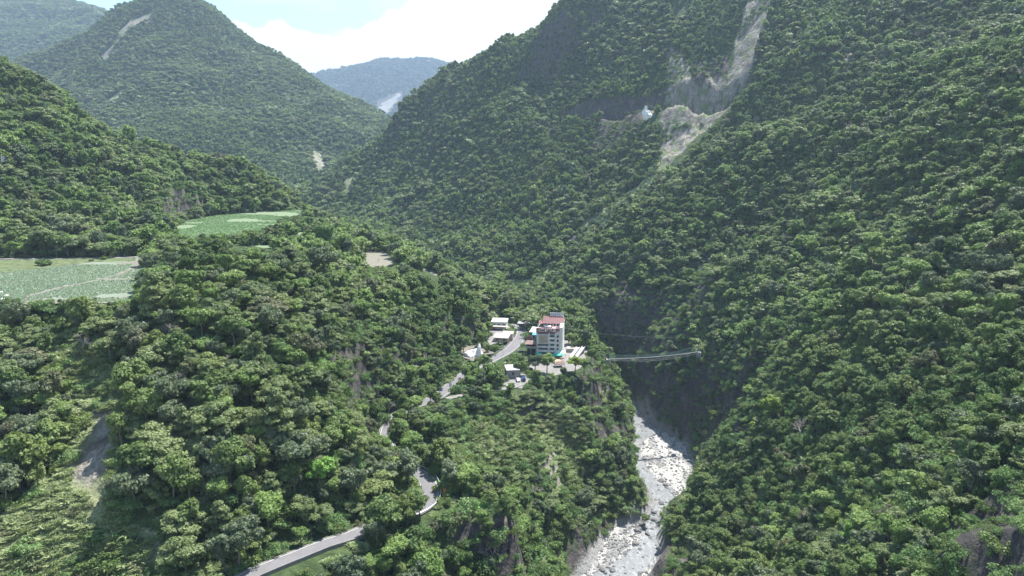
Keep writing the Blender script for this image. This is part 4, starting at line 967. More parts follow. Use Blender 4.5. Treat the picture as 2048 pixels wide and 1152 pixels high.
def hotel():
    p = unz(1073, 712, -124); h = empty('hotel', (p[0], p[1], -124), R(-7.4), 'tall white hotel with maroon sign band and red roofs beside the mountain road', 'hotel')
    D_ = 19.
    b = MB(); b.box(0, 11.2, 1.3, D_, 0, 15.0); b.box(11.2, 13.4, .7, D_, 0, 15.3); b.box(13.4, 15.2, .2, D_, 0, 17.9)
    b.box(0, .55, 0, 1.3, 0, 15.0); b.box(6.95, 7.5, 0, 1.3, 0, 15.0); b.box(10.7, 11.2, 0, 1.3, 0, 15.0)
    for k in range(6):       # floor slabs
        z = .15 + 2.62 * k
        b.box(.55, 6.95, .05, 1.3, z - .15, z + .12); b.box(7.5, 10.7, .05, 1.3, z - .15, z + .12)
    b.build('wall', WHITE, h)
    for k in range(5):
        z = .27 + 2.62 * k
        MB().box(7.5, 10.7, .02, .17, z, z + 1.1).build('balcony_parapet', WHITE, h)
        MB().box(7.9, 10.3, 1.27, 1.34, z + .1, z + 2.1).build('window', GLASS, h)
        if k < 2: MB().box(.55, 6.95, .02, .17, z, z + 1.1).build('balcony_parapet', WHITE, h); MB().box(1., 6.5, 1.27, 1.34, z + .1, z + 2.1).build('window', GLASS, h)
        w_ = MB().box(11.75, 12.85, .66, .75, z + .7, z + 2.1).build('window', DARK, h); MB().box(11.65, 12.95, .5, .72, z + .55, z + .68).build('sill', WHITE, w_)
    b = MB(); b.box(.55, 6.95, .1, .5, 5.4, 6.2); b.box(.55, 6.95, .1, .5, 7.6, 13.25); b.build('front_wall', WHITE, h)
    b = MB()
    for k in range(5): b.box(.9 + k * 1.2, 1.75 + k * 1.2, .3, .42, 6.25, 7.55)
    b.build('window', GLASS, h)
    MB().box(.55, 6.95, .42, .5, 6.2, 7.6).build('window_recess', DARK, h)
    MB().box(1.15, 6.6, .02, .1, 7.95, 12.9).build('stone_panel', STONE, h)
    MB().box(-.25, 11.3, .25, 1.3, 13.25, 14.75).build('soffit', plain('soffit_shade_purple', (.20, .15, .19), .7), h)  # dark purple puts the shade under the sign band into the colour
    s = MB().box(-.35, 11.6, -.35, .25, 14.75, 17.15).build('sign_board', MAROON, h)
    MB().box(11.6, 13.4, .25, .7, 15.3, 17.3).build('sign_board', PINK, h)
    def txt(body, x, z, size, name='sign_lettering'):
        c = bpy.data.curves.new(name, 'FONT'); c.body = body; c.size = size; c.extrude = .06; c.offset = .07; c.align_x = 'CENTER'; c.align_y = 'CENTER'; c.space_character = 1.12
        c.materials.append(plain('white_letters', (.85, .84, .82), .6, .02)); o_ = bpy.data.objects.new(name, c); col.objects.link(o_); bpy.context.view_layer.update(); me = bpy.data.meshes.new_from_object(o_); bpy.data.objects.remove(o_); o = bpy.data.objects.new(name, me); col.objects.link(o); o.parent = s; o.location = (x, -.42, z); o.rotation_euler = (R(90), 0, 0)
    txt('天龍飯店', 6.9, 15.95, 2.15)
    e = MB(); n_ = 20                                                       # round emblem left of the lettering
    for i in range(n_):
        a0, a1 = 2 * math.pi * i / n_, 2 * math.pi * (i + 1) / n_
        e.quad((1.75 + .92 * math.cos(a0), -.44, 15.95 + .92 * math.sin(a0)), (1.75 + .92 * math.cos(a1), -.44, 15.95 + .92 * math.sin(a1)), (1.75 + .70 * math.cos(a1), -.44, 15.95 + .70 * math.sin(a1)), (1.75 + .70 * math.cos(a0), -.44, 15.95 + .70 * math.sin(a0)))
    e.box(1.2, 2.3, -.46, -.40, 15.45, 15.62); e.box(1.32, 2.18, -.46, -.40, 15.82, 15.97); e.box(1.66, 1.84, -.46, -.40, 15.45, 16.5); e.box(1.4, 2.1, -.46, -.40, 16.15, 16.3)
    e.build('sign_emblem', WHITE, s)
    # roof terrace
    b = MB(); b.box(0, .18, .25, D_, 15.0, 16.1); b.box(0, 15.2, D_ - .2, D_, 15.0, 16.1); b.build('terrace_parapet', WHITE, h)
    MB().box(.2, 11.2, .3, D_ - .2, 15.0, 15.08).build('terrace_floor', CREAM, h)
    q = MB().box(3.2, 13.35, 10.5, 17.5, 15.08, 17.7).build('penthouse', WHITE, h)
    MB().box(.9, 3.1, 11.2, 16, 15.08, 17.2).build('penthouse', CREAM, h)
    b = MB()
    for k in range(5): b.box(4.0 + k * 1.75, 5.1 + k * 1.75, 10.44, 10.55, 15.5, 17.2)
    b.build('window', DARK, q)
    MB().box(1.2, 2.8, 11.14, 11.22, 15.6, 16.8).build('window', DARK, h)
    MB().slab((2.6, 9.6, 17.75), (15.3, 9.6, 17.75), (15.3, 15.5, 20.6), (2.6, 15.5, 20.6), .22).slab((2.6, 15.52, 20.6), (15.3, 15.52, 20.6), (15.3, 18.6, 18.6), (2.6, 18.6, 18.6), .22).build('red_roof', RROOF, h)
    MB().slab((.3, 9.9, 17.25), (4.6, 9.9, 17.25), (4.6, 13.5, 18.2), (.3, 13.5, 18.2), .2).build('pink_roof', PINK, h)
    MB().box(2.5, 15.4, 9.5, 9.62, 17.5, 17.78).build('eaves_trim', plain('pale_pink_trim', (.72, .45, .45), .6), h)
    MB().box(6.2, 8.0, 3.6, 6.2, 15.08, 17.1).build('stair_head', WHITE, h); MB().box(9.0, 11.0, 1.6, 3.4, 15.08, 16.9).build('stair_head', WHITE, h)
    MB().box(9.7, 10.3, 1.55, 1.62, 15.8, 16.4).build('window', DARK, h); MB().box(4.1, 6.2, 2.6, 7.5, 15.08, 16.9).build('roof_plant', plain('dark_tanks', (.09, .085, .11), .6, .4, 1.4), h)
    MB().box(8.2, 12.0, 5.2, 7.0, 16.6, 16.75).build('pink_canopy', PINK, h)
    M_ = h.matrix_basis
    def wp(x, y, z): a = R(-7.4); return (p[0] + x * math.cos(a) - y * math.sin(a), p[1] + x * math.sin(a) + y * math.cos(a), -124 + z)
    # mast
    m0 = empty('mast', wp(1.6, 12.5, 17.9), 0, 'red and white banded mast on the left corner of the hotel roof', 'mast')
    for k in range(5): MB().tube((0, 0, k * 1.55), (0, 0, k * 1.55 + 1.55), .27 - .02 * k, .26 - .02 * k, 8).build('mast_section', WHITE if k % 2 == 0 else RED, m0)
    # water heaters on the ridge
    g0 = None
    for k in range(7):
        x_ = 7.0 + k * 1.22
        g = empty('solar_water_heater', wp(x_, 15.4, 20.65), R(-7.4), ['leftmost', 'second', 'third', 'fourth', 'fifth', 'sixth', 'rightmost'][k] + (' silver solar water heater from left on the hotel roof ridge' if 0 < k < 6 else ' silver solar water heater on the hotel roof ridge'), 'water heater', 'solar water heaters on the hotel roof')
        if g0 is None:
            g0 = (MB().tube((-.5, .5, 1.75), (.5, .5, 1.75), .28, .28, 10).build('tank', METAL, g).data, MB().slab((-.42, -.5, .35), (.42, -.5, .35), (.42, .4, 1.55), (-.42, .4, 1.55), .08).build('collector_panel', TARP, g).data,
                  MB().tube((-.4, .5, 0), (-.4, .5, 1.6), .05).tube((.4, .5, 0), (.4, .5, 1.6), .05).tube((-.4, -.5, -.3), (-.4, -.5, .35), .05).tube((.4, -.5, -.3), (.4, -.5, .35), .05).build('frame', METAL, g).data)
        else:
            for nm, me in zip(('tank', 'collector_panel', 'frame'), g0):
                c = bpy.data.objects.new(nm, me); col.objects.link(c); c.parent = g
    # restaurant wing on posts
    a = empty('restaurant_pavilion', wp(-6.3, -.5, 0), R(-7.4), 'brown tiled open pavilion on posts against the left side of the hotel', 'pavilion')
    MB().box(0, 6.1, 0, 7, 4.7, 5.0).build('deck', CREAM, a)
    b = MB()
    for x_ in (.15, 2.9, 5.8):
        for y_ in (.2, 6.6): b.box(x_, x_ + .25, y_, y_ + .25, 0, 7.4)
    b.build('post', CREAM, a)
    b = MB(); b.box(.0, 6.1, 0, .12, 5.0, 5.9); b.box(0, .12, .12, 7, 5.0, 5.9); b.build('railing', CREAM, a)
    MB().box(.6, 5.9, 2.6, 6.9, 0, 4.7).build('wall', DARK, a); MB().box(.4, 6.0, 3.2, 6.9, 5.0, 7.3).build('back_wall', plain('dark_red_screens', (.14, .05, .05), .7), a)  # lower dark block stands in for the shaded opening under the deck
    MB().slab((-.5, -.6, 7.3), (6.25, -.6, 7.3), (6.25, 3.6, 8.3), (-.2, 3.6, 8.3), .18).slab((-.2, 3.62, 8.3), (6.25, 3.62, 8.3), (6.25, 7.6, 7.4), (-.5, 7.6, 7.4), .18).build('roof', BRNROOF, a)
    a = empty('turquoise_kiosk', wp(-4.1, 16, 1.0), R(-7.4), 'small turquoise painted kiosk on a block base behind the brown pavilion', 'kiosk')
    MB().box(0, 3.4, 0, 3.6, 0, 4.6).build('base_wall', GREYW, a); MB().box(.1, 3.3, .1, 3.5, 4.6, 7.3).build('cabin', TEAL, a); w_ = MB().box(.5, 1.5, .04, .12, 5.3, 6.4).build('window', DARK, a); MB().box(1.9, 2.8, .04, .12, 5.2, 6.6).build('window', TARP, a); MB().slab((-.2, -.4, 7.35), (3.6, -.4, 7.35), (3.6, 3.8, 7.6), (-.2, 3.8, 7.6), .12).build('roof', TEAL, a)
    MB().box(-3.2, -.2, -.2, .1, 3.2, 6.6).build('red_banner', PINK, a)
    a = empty('tarpaulin_shelter', wp(-7.6, 31, 1.0), R(-7.4), 'white tarpaulin shelter beside the road behind the hotel', 'shelter')
    MB().slab((0, 0, 4.9), (6.2, 0, 4.6), (7.0, 7, 6.0), (1.4, 7, 6.6), .1).build('roof', TARP, a); b = MB()
    for x_, y_, z_ in ((.3, .3, 4.8), (5.9, .3, 4.5), (6.6, 6.6, 5.8), (1.7, 6.6, 6.3), (3, .3, 4.7)): b.tube((x_, y_, 0), (x_, y_, z_), .09)
    b.build('post', METAL, a); MB().box(.8, 6, 5.8, 6.2, 0, 3.6).build('back_wall', GREYW, a)
    a = empty('carport', wp(-11, 52, 1.4), R(-12), 'thin grey roof on poles over the road behind the hotel', 'carport')
    MB().slab((-7, 0, 3.9), (7, 0, 3.9), (7, 5, 4.4), (-7, 5, 4.4), .12).build('roof', GREYW, a); b = MB()
    for x_ in (-6.6, 0, 6.6): b.tube((x_, .3, 0), (x_, .3, 3.8), .1).tube((x_, 4.7, 0), (x_, 4.7, 4.2), .1)
    b.build('post', METAL, a)
    # awnings in front
    def disk_awning(x, y, rx, ry, z, lab):
        a = empty('awning', wp(x, y, 0), R(-7.4), lab, 'awning', 'green awnings at the foot of the hotel'); b = MB(); n_ = 16; bm = b.bm
        top = bm.verts.new((0, 0, z + .7)); ring = [bm.verts.new((rx * math.cos(6.283 * i / n_), ry * math.sin(6.283 * i / n_), z)) for i in range(n_)]; low = [bm.verts.new((rx * .99 * math.cos(6.283 * i / n_), ry * .99 * math.sin(6.283 * i / n_), z - .25)) for i in range(n_)]
        for i in range(n_): bm.faces.new((ring[i], ring[(i + 1) % n_], top)); bm.faces.new((low[i], low[(i + 1) % n_], ring[(i + 1) % n_], ring[i]))
        b.build('canopy', GREENAWN, a); MB().tube((0, 0, 0), (0, 0, z + .6), .07).build('pole', METAL, a)
    disk_awning(1.6, -3.0, 2.2, 1.6, 2.5, 'small green awning left of the tree before the hotel'); disk_awning(12.4, -3.4, 3.6, 1.9, 2.5, 'large oval green awning right of the tree before the hotel')
    a = empty('porch_roof', wp(11.6, -1.2, 0), R(-7.4), 'pale green sloping porch roof at the right foot of the hotel', 'porch')
    MB().slab((0, -1.2, 3.0), (5.8, -1.2, 2.9), (5.4, 1.15, 4.2), (0, 1.15, 4.3), .14).build('roof', PALEAWN, a); b = MB(); b.tube((.2, -1, 0), (.2, -1, 2.9), .08).tube((5.5, -1, 0), (5.5, -1, 2.8), .08).tube((2.8, -1, 0), (2.8, -1, 2.8), .08); b.build('post', METAL, a)
    # kiosk with brown roof, timber terrace
    a = empty('garden_pavilion', wp(14.5, -17.5, .1), R(10), 'low brown roofed garden pavilion on the plaza edge below the green awning', 'pavilion')
    MB().slab((-3, -2, 1.9), (3, -2, 1.9), (2.4, 0, 2.9), (-2.4, 0, 2.9), .12).slab((-2.4, .02, 2.9), (2.4, .02, 2.9), (3, 2, 1.9), (-3, 2, 1.9), .12).build('roof', BRNROOF, a); b = MB()
    for x_ in (-2.6, 2.6):
        for y_ in (-1.7, 1.7): b.tube((x_, y_, 0), (x_, y_, 2.0), .1)
    b.build('post', TAN, a)
    a = empty('timber_terrace', wp(13.2, -10, .1), R(14), 'tan timber terrace with railings between the two plaza trees', 'terrace')
    b = MB(); b.box(-2.6, 2.6, -4.5, 4.5, 0, .45); b.build('deck', TAN, a); b = MB()
    for k in range(8): b.box(-2.6, -2.5, -4.4 + k * 1.24, -4.3 + k * 1.24, .45, 1.4); b.box(2.5, 2.6, -4.4 + k * 1.24, -4.3 + k * 1.24, .45, 1.4)
    b.box(-2.62, -2.48, -4.5, 4.5, 1.4, 1.5).box(2.48, 2.62, -4.5, 4.5, 1.4, 1.5); b.build('railing', TAN, a)
    # white ramps to the footbridge
    for k, lab in enumerate(('left of two white concrete ramps climbing right of the hotel', 'right of two white concrete ramps climbing right of the hotel')):
        a = empty('concrete_ramp', wp(19.5 + k * 3.2, -1 + k * 1.5, 0), R(-28), lab, 'ramp', 'white ramps right of the hotel')
        MB().slab((0, 0, .5), (1.9, 0, .5), (1.9, 10.5, 3.4), (0, 10.5, 3.4), .5).build('walkway', WHITE, a); MB().slab((0, 0, 1.3), (.18, 0, 1.3), (.18, 10.5, 4.2), (0, 10.5, 4.2), .8).slab((1.72, 0, 1.3), (1.9, 0, 1.3), (1.9, 10.5, 4.2), (1.72, 10.5, 4.2), .8).build('parapet', WHITE, a)
        MB().box(.3, 1.6, 9.4, 10.2, -.5, 3.0).box(.3, 1.6, 4.6, 5.2, -.5, 1.4).build('pier', GREYW, a)
    a = empty('viewing_platform', wp(20.5, 12, 1.2), R(-10), 'white balustraded platform behind the ramps right of the hotel', 'platform')
    MB().box(-3.5, 4.5, -2, 2.4, -1.5, 1.0).build('base', CREAM, a); b = MB()
    for k in range(9): b.box(-3.5 + k * .98, -3.36 + k * .98, -2, -1.88, 1.0, 1.9)
    b.box(-3.5, 4.5, -2.02, -1.86, 1.9, 2.02); b.build('balustrade', WHITE, a)
    return wp
HW = hotel()

def house(name, u, v, z, w_, d_, h_, rz, lab, roofm, wallm, over=.5, slope=0., wins=2, cat='house'):
    p = unz(u, v, z); e = empty(name, (p[0], p[1], z - .1), R(rz), lab, cat)
    MB().box(0, w_, 0, d_, 0, h_).build('wall', wallm, e)
    MB().slab((-over, -over, h_ + .25), (w_ + over, -over, h_ + .25), (w_ + over, d_ + over, h_ + .25 + slope), (-over, d_ + over, h_ + .25 + slope), .24 + slope * .0).build('roof', roofm, e)
    for k in range(wins):
        x_ = w_ * (k + .5) / wins; q = MB().box(x_ - .55, x_ + .55, -.05, .06, h_ * .4, h_ * .78).build('window', DARK, e); MB().box(x_ - .65, x_ + .65, -.12, .05, h_ * .4 - .12, h_ * .4 - .01).build('sill', wallm, q)
    return e
e = house('white_house', 984, 658, -121.5, 9.5, 8, 5.0, -6, 'white two-level house with a flat roof left of the road behind the hotel', WHITE, WHITE, .5, .3, 3)
MB().box(-3.8, 1.0, -3, -.1, 0, 2.4).build('front_extension', plain('rusty_wall', (.30, .19, .15), .85), e); MB().slab((-4.2, -3.5, 2.9), (10.5, -3.5, 2.6), (10.5, -.6, 3.1), (-4.2, -.6, 3.3), .15).build('porch_roof', CREAM, e)
e = house('low_house', 988, 683, -121.5, 8.5, 7, 2.6, -12, 'low tan walled house with a whitish roof just left of the curving road', plain('whitish_roof', (.42, .39, .36), .8), plain('tan_wall', (.45, .36, .29), .85), .6, .8, 2)
MB().slab((3.5, 7.0, 3.6), (10.5, 7.0, 3.6), (10.5, 11, 4.3), (3.5, 11, 4.3), .2).box(3.9, 10.2, 7.3, 10.8, 0, 3.3).build('rear_wing', plain('pink_beige_wall', (.55, .43, .38), .85), e)
house('concrete_outbuilding', 1014, 757, -122, 6.6, 9, 4.4, 8, 'small grey flat-roofed concrete outbuilding above the parked cars below the hotel', plain('pale_flat_roof', (.44, .42, .40), .85), GREYW, .25, 0, 1, 'outbuilding')
p = hit(3, 326); e = empty('hillside_hut', (p[0], p[1], p[2]), R(-20), 'tiny hut with a yellow roof on the left hillside at the photo edge', 'hut')
MB().box(-3, 3.2, -2, 2, 0, 4.6).build('wall', WHITE, e); MB().slab((-3.4, -2.4, 4.7), (3.6, -2.4, 4.7), (3.4, 2.4, 6.0), (-3.4, 2.4, 6.0), .2).build('roof', YEL, e)
MB().box(-.6, .6, -2.08, -1.95, 1, 2.6).build('window', DARK, e)

def rock_mesh(name, seed, mat, rx, ry, rz, sub=3, amp=.35, link=True, spire=None):
    bm = bmesh.new(); bmesh.ops.create_icosphere(bm, subdivisions=sub, radius=1.0); r = np.random.default_rng(seed); k = r.normal(size=(6, 3)) * 2.2; ph = r.random(6) * 6.28
    for v_ in bm.verts:
        c = np.array(v_.co); f = 1 + amp * sum(np.sin(k[i] @ c + ph[i]) for i in range(6)) / 3.2 + amp * .3 * (r.random() - .5)
        c = c * f; c = c * np.array((rx, ry, rz))
        if spire is not None and c[0] > rx * spire[0] and c[0] < rx * spire[1]: c[2] = c[2] * spire[2] if c[2] > 0 else c[2]
        v_.co = c
    me = bpy.data.meshes.new(name); bm.to_mesh(me); bm.free(); me.materials.append(mat); o = bpy.data.objects.new(name, me)
    if link: col.objects.link(o)
    return o
p = unz(945, 713, -119)
o = rock_mesh('white_rock', 5, ROCKW, 5.6, 3.0, 4.0, 4, .30, spire=(.55, .86, 1.9)); o.location = (p[0], p[1] + 1, -119.3); tag(o, 'jagged bright white rock mound with a spire beside the road bend below the houses', 'rock')

p = hit(1297, 238, 600); o = rock_mesh('white_rock', 9, ROCKW, 4.6, 3.2, 6.0, 4, .55, spire=(-.8, -.2, 1.6)); o.location = (p[0], p[1] + 5, p[2] + 2); tag(o, 'small bright white bare rock patch above the thin road across the far slope', 'rock')
# footbridge over the gorge ------------------------------------------------------
def footbridge():
    A = unp(1216, 717, 400); B_ = unp(1398, 703, 418); A = Vector(A); B_ = Vector(B_); L_ = (B_ - A).length; dx = (B_ - A).normalized(); sd_ = Vector((-dx.y, dx.x, 0)).normalized()
    e = empty('suspension_footbridge', A, 0, 'long green suspension footbridge strung across the river gorge right of the hotel', 'footbridge')
    def at(t, s_=0., dz=0.): q = (B_ - A) * t + sd_ * s_; q.z += dz - 1.2 * 4 * t * (1 - t); return q
    n_ = 44; b = MB()
    for i in range(n_): b.slab(at(i / n_, -.55), at((i + 1) / n_, -.55), at((i + 1) / n_, .55), at(i / n_, .55), .1)
    b.build('deck', plain('weathered_deck', (.16, .17, .165), .8), e)
    for s_ in (-.6, .6):
        cz = lambda t: 1.5 + (2.4 if t > .5 else .9) * abs(2 * t - 1) ** 2.4
        MB().path([at(i / n_, s_ * 1.15, cz(i / n_)) for i in range(n_ + 1)], .06, 5).build('main_cable', BTEAL, e)
        MB().path([at(i / n_, s_, 1.15) for i in range(n_ + 1)], .04, 4).path([at(i / n_, s_, .6) for i in range(n_ + 1)], .05, 4).build('handrail', BTEAL, e)
        for i in range(1, n_): MB().tube(at(i / n_, s_, 0), at(i / n_, s_ * 1.15, cz(i / n_)), .03, .03, 4).build('hanger', BTEAL, e)
        MB().path([at(i / n_, s_ * 2.2, -1.6 * (1 - (2 * i / n_ - 1) ** 2) - .4) for i in range(n_ + 1)], .05, 4).build('wind_cable', CABLE, e)
    b = MB()
    for i in range(2, n_ - 1, 3): b.tube(at(i / n_, -.7, -.1), at(i / n_, -1.7, -1.3), .06, .05, 4)
    b.build('underdeck_stay', METAL, e)
    for t, nm in ((0., 'left'), (1., 'right')):
        b = MB(); 
        for s_ in (-1, 1): q = at(t, s_); b.tube(q + Vector((0, 0, -3)), q + Vector((0, 0, 4.2)), .2, .16, 6)
        b.tube(at(t, -1, 4), at(t, 1, 4), .12).tube(at(t, -1, 3), at(t, 1, 3), .1); b.build('tower', BTEAL, e)
        q = at(t); MB().box(q.x - 1.1, q.x + 1.1, q.y - 1.5, q.y + 1.5, q.z - 3.2, q.z - .35).build('anchor_block', GREYW, e)
footbridge()
a0 = Vector(HW(15.2, 6, 16)); b0 = Vector(unp(1420, 672, 470))
for k, dz in enumerate((0,)):
    c = MB(); pts = [a0.lerp(b0, t / 24) + Vector((0, 0, dz - 3.0 * 4 * (t / 24) * (1 - t / 24))) for t in range(25)]; c.path(pts, .022, 4)
    tag(c.build('power_cable', CABLE), 'thin power cable running from the hotel over the gorge', 'cable')

# roadside ------------------------------------------------------------------
def guard(name, i0, i1, sgn, lab, kind):
    c = edge(ROAD, sgn, 0, .55)[i0:i1]; e = empty(name, c[0][:3], 0, lab, 'guardrail' if kind == 'rail' else 'wall'); O = c[0][:3]
    if kind == 'wall':
        b = MB()
        for i in range(len(c) - 1):
            p, q = c[i][:3] - O, c[i + 1][:3] - O; dd = Vector(q - p); nn = Vector((-dd.y, dd.x, 0)).normalized() * .14; p = Vector(p); q = Vector(q)
            b.slab(p - nn + Vector((0, 0, .75)), q - nn + Vector((0, 0, .75)), q + nn + Vector((0, 0, .75)), p + nn + Vector((0, 0, .75)), 1.1)
        b.build('parapet', M_CONC, e)
    else:
        MB().path([Vector(x[:3] - O) + Vector((0, 0, .75)) for x in c], .16, 5).build('rail', METAL, e)
        b = None
        for i in range(0, len(c), 3):
            o = MB().tube((0, 0, -.4), (0, 0, .8), .09).build('post', METAL, e) if b is None else bpy.data.objects.new('post', b)
            if b is None: b = o.data
            else: col.objects.link(o); o.parent = e
            o.location = Vector(c[i][:3] - O)
NR = len(ROAD)
def ridx(k): return k * 8
guard('guardrail', ridx(8), ridx(14), 1 if edge(ROAD, 1, 0, .5)[ridx(10)][0] > ROAD[ridx(10)][0] else -1, 'galvanised guardrail round the outside of the lower road bend', 'rail')
guard('roadside_wall', ridx(2), ridx(8), 1, 'low concrete parapet on the downhill side of the bottom road', 'wall')
guard('roadside_wall', ridx(19), ridx(24), -1, 'low concrete parapet on the uphill side of the hotel road', 'wall')
def post_thing(name, u, v, z, lab, cat, build):
    p = unz(u, v, z) if z is not None else hit(u, v); e = empty(name, (p[0], p[1], p[2]), 0, lab, cat); build(e); return e
def signboard(m, w_=.9, h_=1.2, H=2.6):
    def f(e): MB().tube((0, 0, -.5), (0, 0, H), .06).build('post', METAL, e); MB().box(-w_ / 2, w_ / 2, -.1, -.05, H - h_, H + .05).build('sign_panel', m, e)
    return f
post_thing('road_sign', 889, 990, -113.2, 'small orange road sign on the grass outside the lower bend', 'sign', signboard(ORANGE, 1.0, 1.1, 2.2))
post_thing('road_sign', 901, 778, -118.6, 'upright white notice board where the concrete lane leaves the road', 'sign', signboard(WHITE, 1.3, 2.2, 3.4))
def pole(H, arm=True):
    def f(e):
        MB().tube((0, 0, -.5), (0, 0, H), .16, .10, 8).build('pole', GREYW, e)
        if arm: MB().box(-.9, .9, -.06, .06, H - .7, H - .55).build('crossarm', GREYW, e)
    return f
def lamp(H):
    def f(e): MB().tube((0, 0, -.3), (0, 0, H), .1, .07, 8).tube((0, 0, H), (1.1, 0, H + .2), .06).build('pole', GREYW, e); MB().box(.7, 1.5, -.15, .15, H + .12, H + .3).build('lamp_head', WHITE, e)
    return f
post_thing('utility_pole', 555, 449, -60, 'thin dark utility pole at the right end of the upper green field', 'pole', pole(8))
post_thing('utility_pole', 757, 533, -80, 'thin utility pole on the near edge of the bare brown field', 'pole', pole(5.5))
post_thing('utility_pole', 1050, 672, -123, 'utility pole beside the road just left of the turquoise kiosk', 'pole', pole(8))
post_thing('street_lamp', 1006, 711, -121.8, 'street lamp left of the road where it passes the white rock', 'street lamp', lamp(5))
post_thing('street_lamp', 1033, 714, -122.6, 'street lamp right of the road near the parked dark car', 'street lamp', lamp(4))
post_thing('street_lamp', 997, 702, -121.5, 'street lamp on the green verge above the road bend', 'street lamp', lamp(4.5))
# cars
def car(u, v, z, rz, mat, lab, van=False):
    p = unz(u, v, z); e = empty('parked_car', (p[0], p[1], z + .08), R(rz), lab, 'car', 'cars parked around the hotel'); L_, W_, H_ = 4.3, 1.75, (1.5 if not van else 1.9)
    bm = bmesh.new(); prof = [(-2.15, .3), (-2.15, .85), (-1.95, 1.0), (-1.5, H_ - .08), (-.9, H_), (.5, H_), (1.15, 1.0), (2.0, .85), (2.15, .6), (2.15, .3)]
    if van: prof = [(-2.15, .3), (-2.15, 1.7), (-2.0, H_), (1.0, H_), (1.7, 1.05), (2.1, .9), (2.15, .3)]
    A = [bm.verts.new((x_, -W_ / 2 + (.13 if z_ > 1.05 else 0), z_)) for x_, z_ in prof]; B2 = [bm.verts.new((x_, W_ / 2 - (.13 if z_ > 1.05 else 0), z_)) for x_, z_ in prof]
    bm.faces.new(A); bm.faces.new(B2[::-1])
    for i in range(len(A)): bm.faces.new((A[i], B2[i], B2[(i + 1) % len(A)], A[(i + 1) % len(A)]))
    bmesh.ops.recalc_face_normals(bm, faces=bm.faces); me = bpy.data.meshes.new('body'); bm.to_mesh(me); bm.free(); me.materials.append(mat); o = bpy.data.objects.new('body', me); col.objects.link(o); o.parent = e
    MB().box(-1.35, .6, -W_ / 2 + .06, W_ / 2 - .06, 1.02, H_ - .16).slab((.62, -.7, H_ - .1), (1.16, -.7, 1.04), (1.16, .7, 1.04), (.62, .7, H_ - .1), .02).build('windows', GLASS, e)
    for x_ in (-1.35, 1.35):
        for s_ in (-1, 1): MB().tube((x_, s_ * .72, .31), (x_, s_ * .9, .31), .31, .31, 12).build('wheel', RUBBER, e)
car(1036, 762, -122, 100, WHITEP, 'white car parked beside the blue car below the hotel'); car(1047, 761, -122, 98, BLUEP, 'dark blue van parked right of the white car below the hotel', True)
car(1021, 775, -121.6, 20, WHITEP, 'white car half hidden by trees on the concrete lane'); car(1043, 706, -122.9, 15, BLACKP, 'black car parked between the road and the brown pavilion')
car(1052, 690, -123.1, 70, METAL, 'silver car parked beside the brown pavilion steps')

# single bushes and trees -------------------------------------------------------
def one_shrub(u, v, z, s, lab, grp=None, nm='bush', mat=None):
    p = unz(u, v, z) if z is not None else hit(u, v); e = empty(nm, (p[0], p[1], p[2]), random.random() * 6, lab, 'bush', grp); e.scale = (s * 1.25, s, s)
    V_, F_ = shrub_parts(int(u), 2600, .22); mesh_obj('foliage', V_, F_, mat or LEAF['broad'], e); MB().tube((0, 0, -.3), (.1, 0, .9), .12, .05).build('stem', BARK, e)
one_shrub(87, 531, FZ, 1.75, 'large round dark bush alone on the bank above the cabbage field'); one_shrub(205, 520, FZ, .85, 'small round bush on the bank at the right of the cabbage field'); one_shrub(183, 523, FZ, .5, 'tiny bush just left of the small round bush on the bank')
SPEC = {'gold': leaf_mat('leaf_yellow_green', (.22, .30, .05), (.34, .42, .09)), 'lime': leaf_mat('leaf_lime_green', (.15, .30, .06), (.24, .42, .09))}
def one_tree(u, v, z, kind, s, lab, mat=None, seed=0, sink=0):
    p = unz(u, v, z) if z is not None else hit(u, v); lv, tr = tree_parts(kind, 900 + int(u) + seed, 4200, .33)
    e = empty(KIND_NAME[kind], (p[0], p[1], p[2] - sink), random.random() * 6, lab, 'tree'); e.scale = (s, s, s)
    if lv: mesh_obj('crown', lv[0], lv[1], mat or LM[kind], e)
    mesh_obj('trunk', tr[0], tr[1], BARK if lv else DEADWOOD, e)
one_tree(1094, 746, -124, 'broad', 1.08, 'round green tree on the plaza directly in front of the hotel', LEAF['bright']); one_tree(1070, 747, -124, 'grey', 1.05, 'thin grey-green tree on the plaza left of the round green one')
one_tree(1150, 745, -124.2, 'olive', 1.0, 'bright yellow-green spreading tree on the plaza right of the hotel', SPEC['gold'])
for u_k, v_k, z_k, kd_k, s_k, lb_k in ((1168, 748, -124.5, 'broad', .9, 'dark rounded tree at the right end of the hotel plaza'), (1182, 726, None, 'broad', .85, 'dark rounded tree right of the white ramps'), (1040, 752, None, 'broad', .85, 'rounded tree at the left end of the hotel plaza'), (1128, 762, None, 'grey', .8, 'grey-green tree below the brown garden pavilion'),
    (1002, 778, None, 'broad', .8, 'rounded tree in front of the grey concrete outbuilding'), (1020, 790, None, 'bright', .6, 'small light green tree below the parked white car'), (1072, 768, None, 'broad', .75, 'dark tree just below the plaza edge under the hotel'), (1100, 772, None, 'bright', .7, 'light green tree just below the plaza edge under the hotel'), (1148, 700, -123.9, 'broad', .5, 'small round tree between the hotel and the white ramps'), (1000, 698, -121.6, 'broad', .5, 'small round tree beside the low tan house'), (973, 665, -121.6, 'bright', .6, 'light green tree left of the white two-level house')):
    one_tree(u_k, v_k, z_k, kd_k, s_k, lb_k)
one_tree(1540, 850, None, 'broad', 1.35, 'large yellow-green tree standing out on the right gorge wall', SPEC['gold']); one_tree(1505, 872, None, 'bright', .7, 'smaller yellow-green tree below left of the large yellow one', SPEC['gold'])
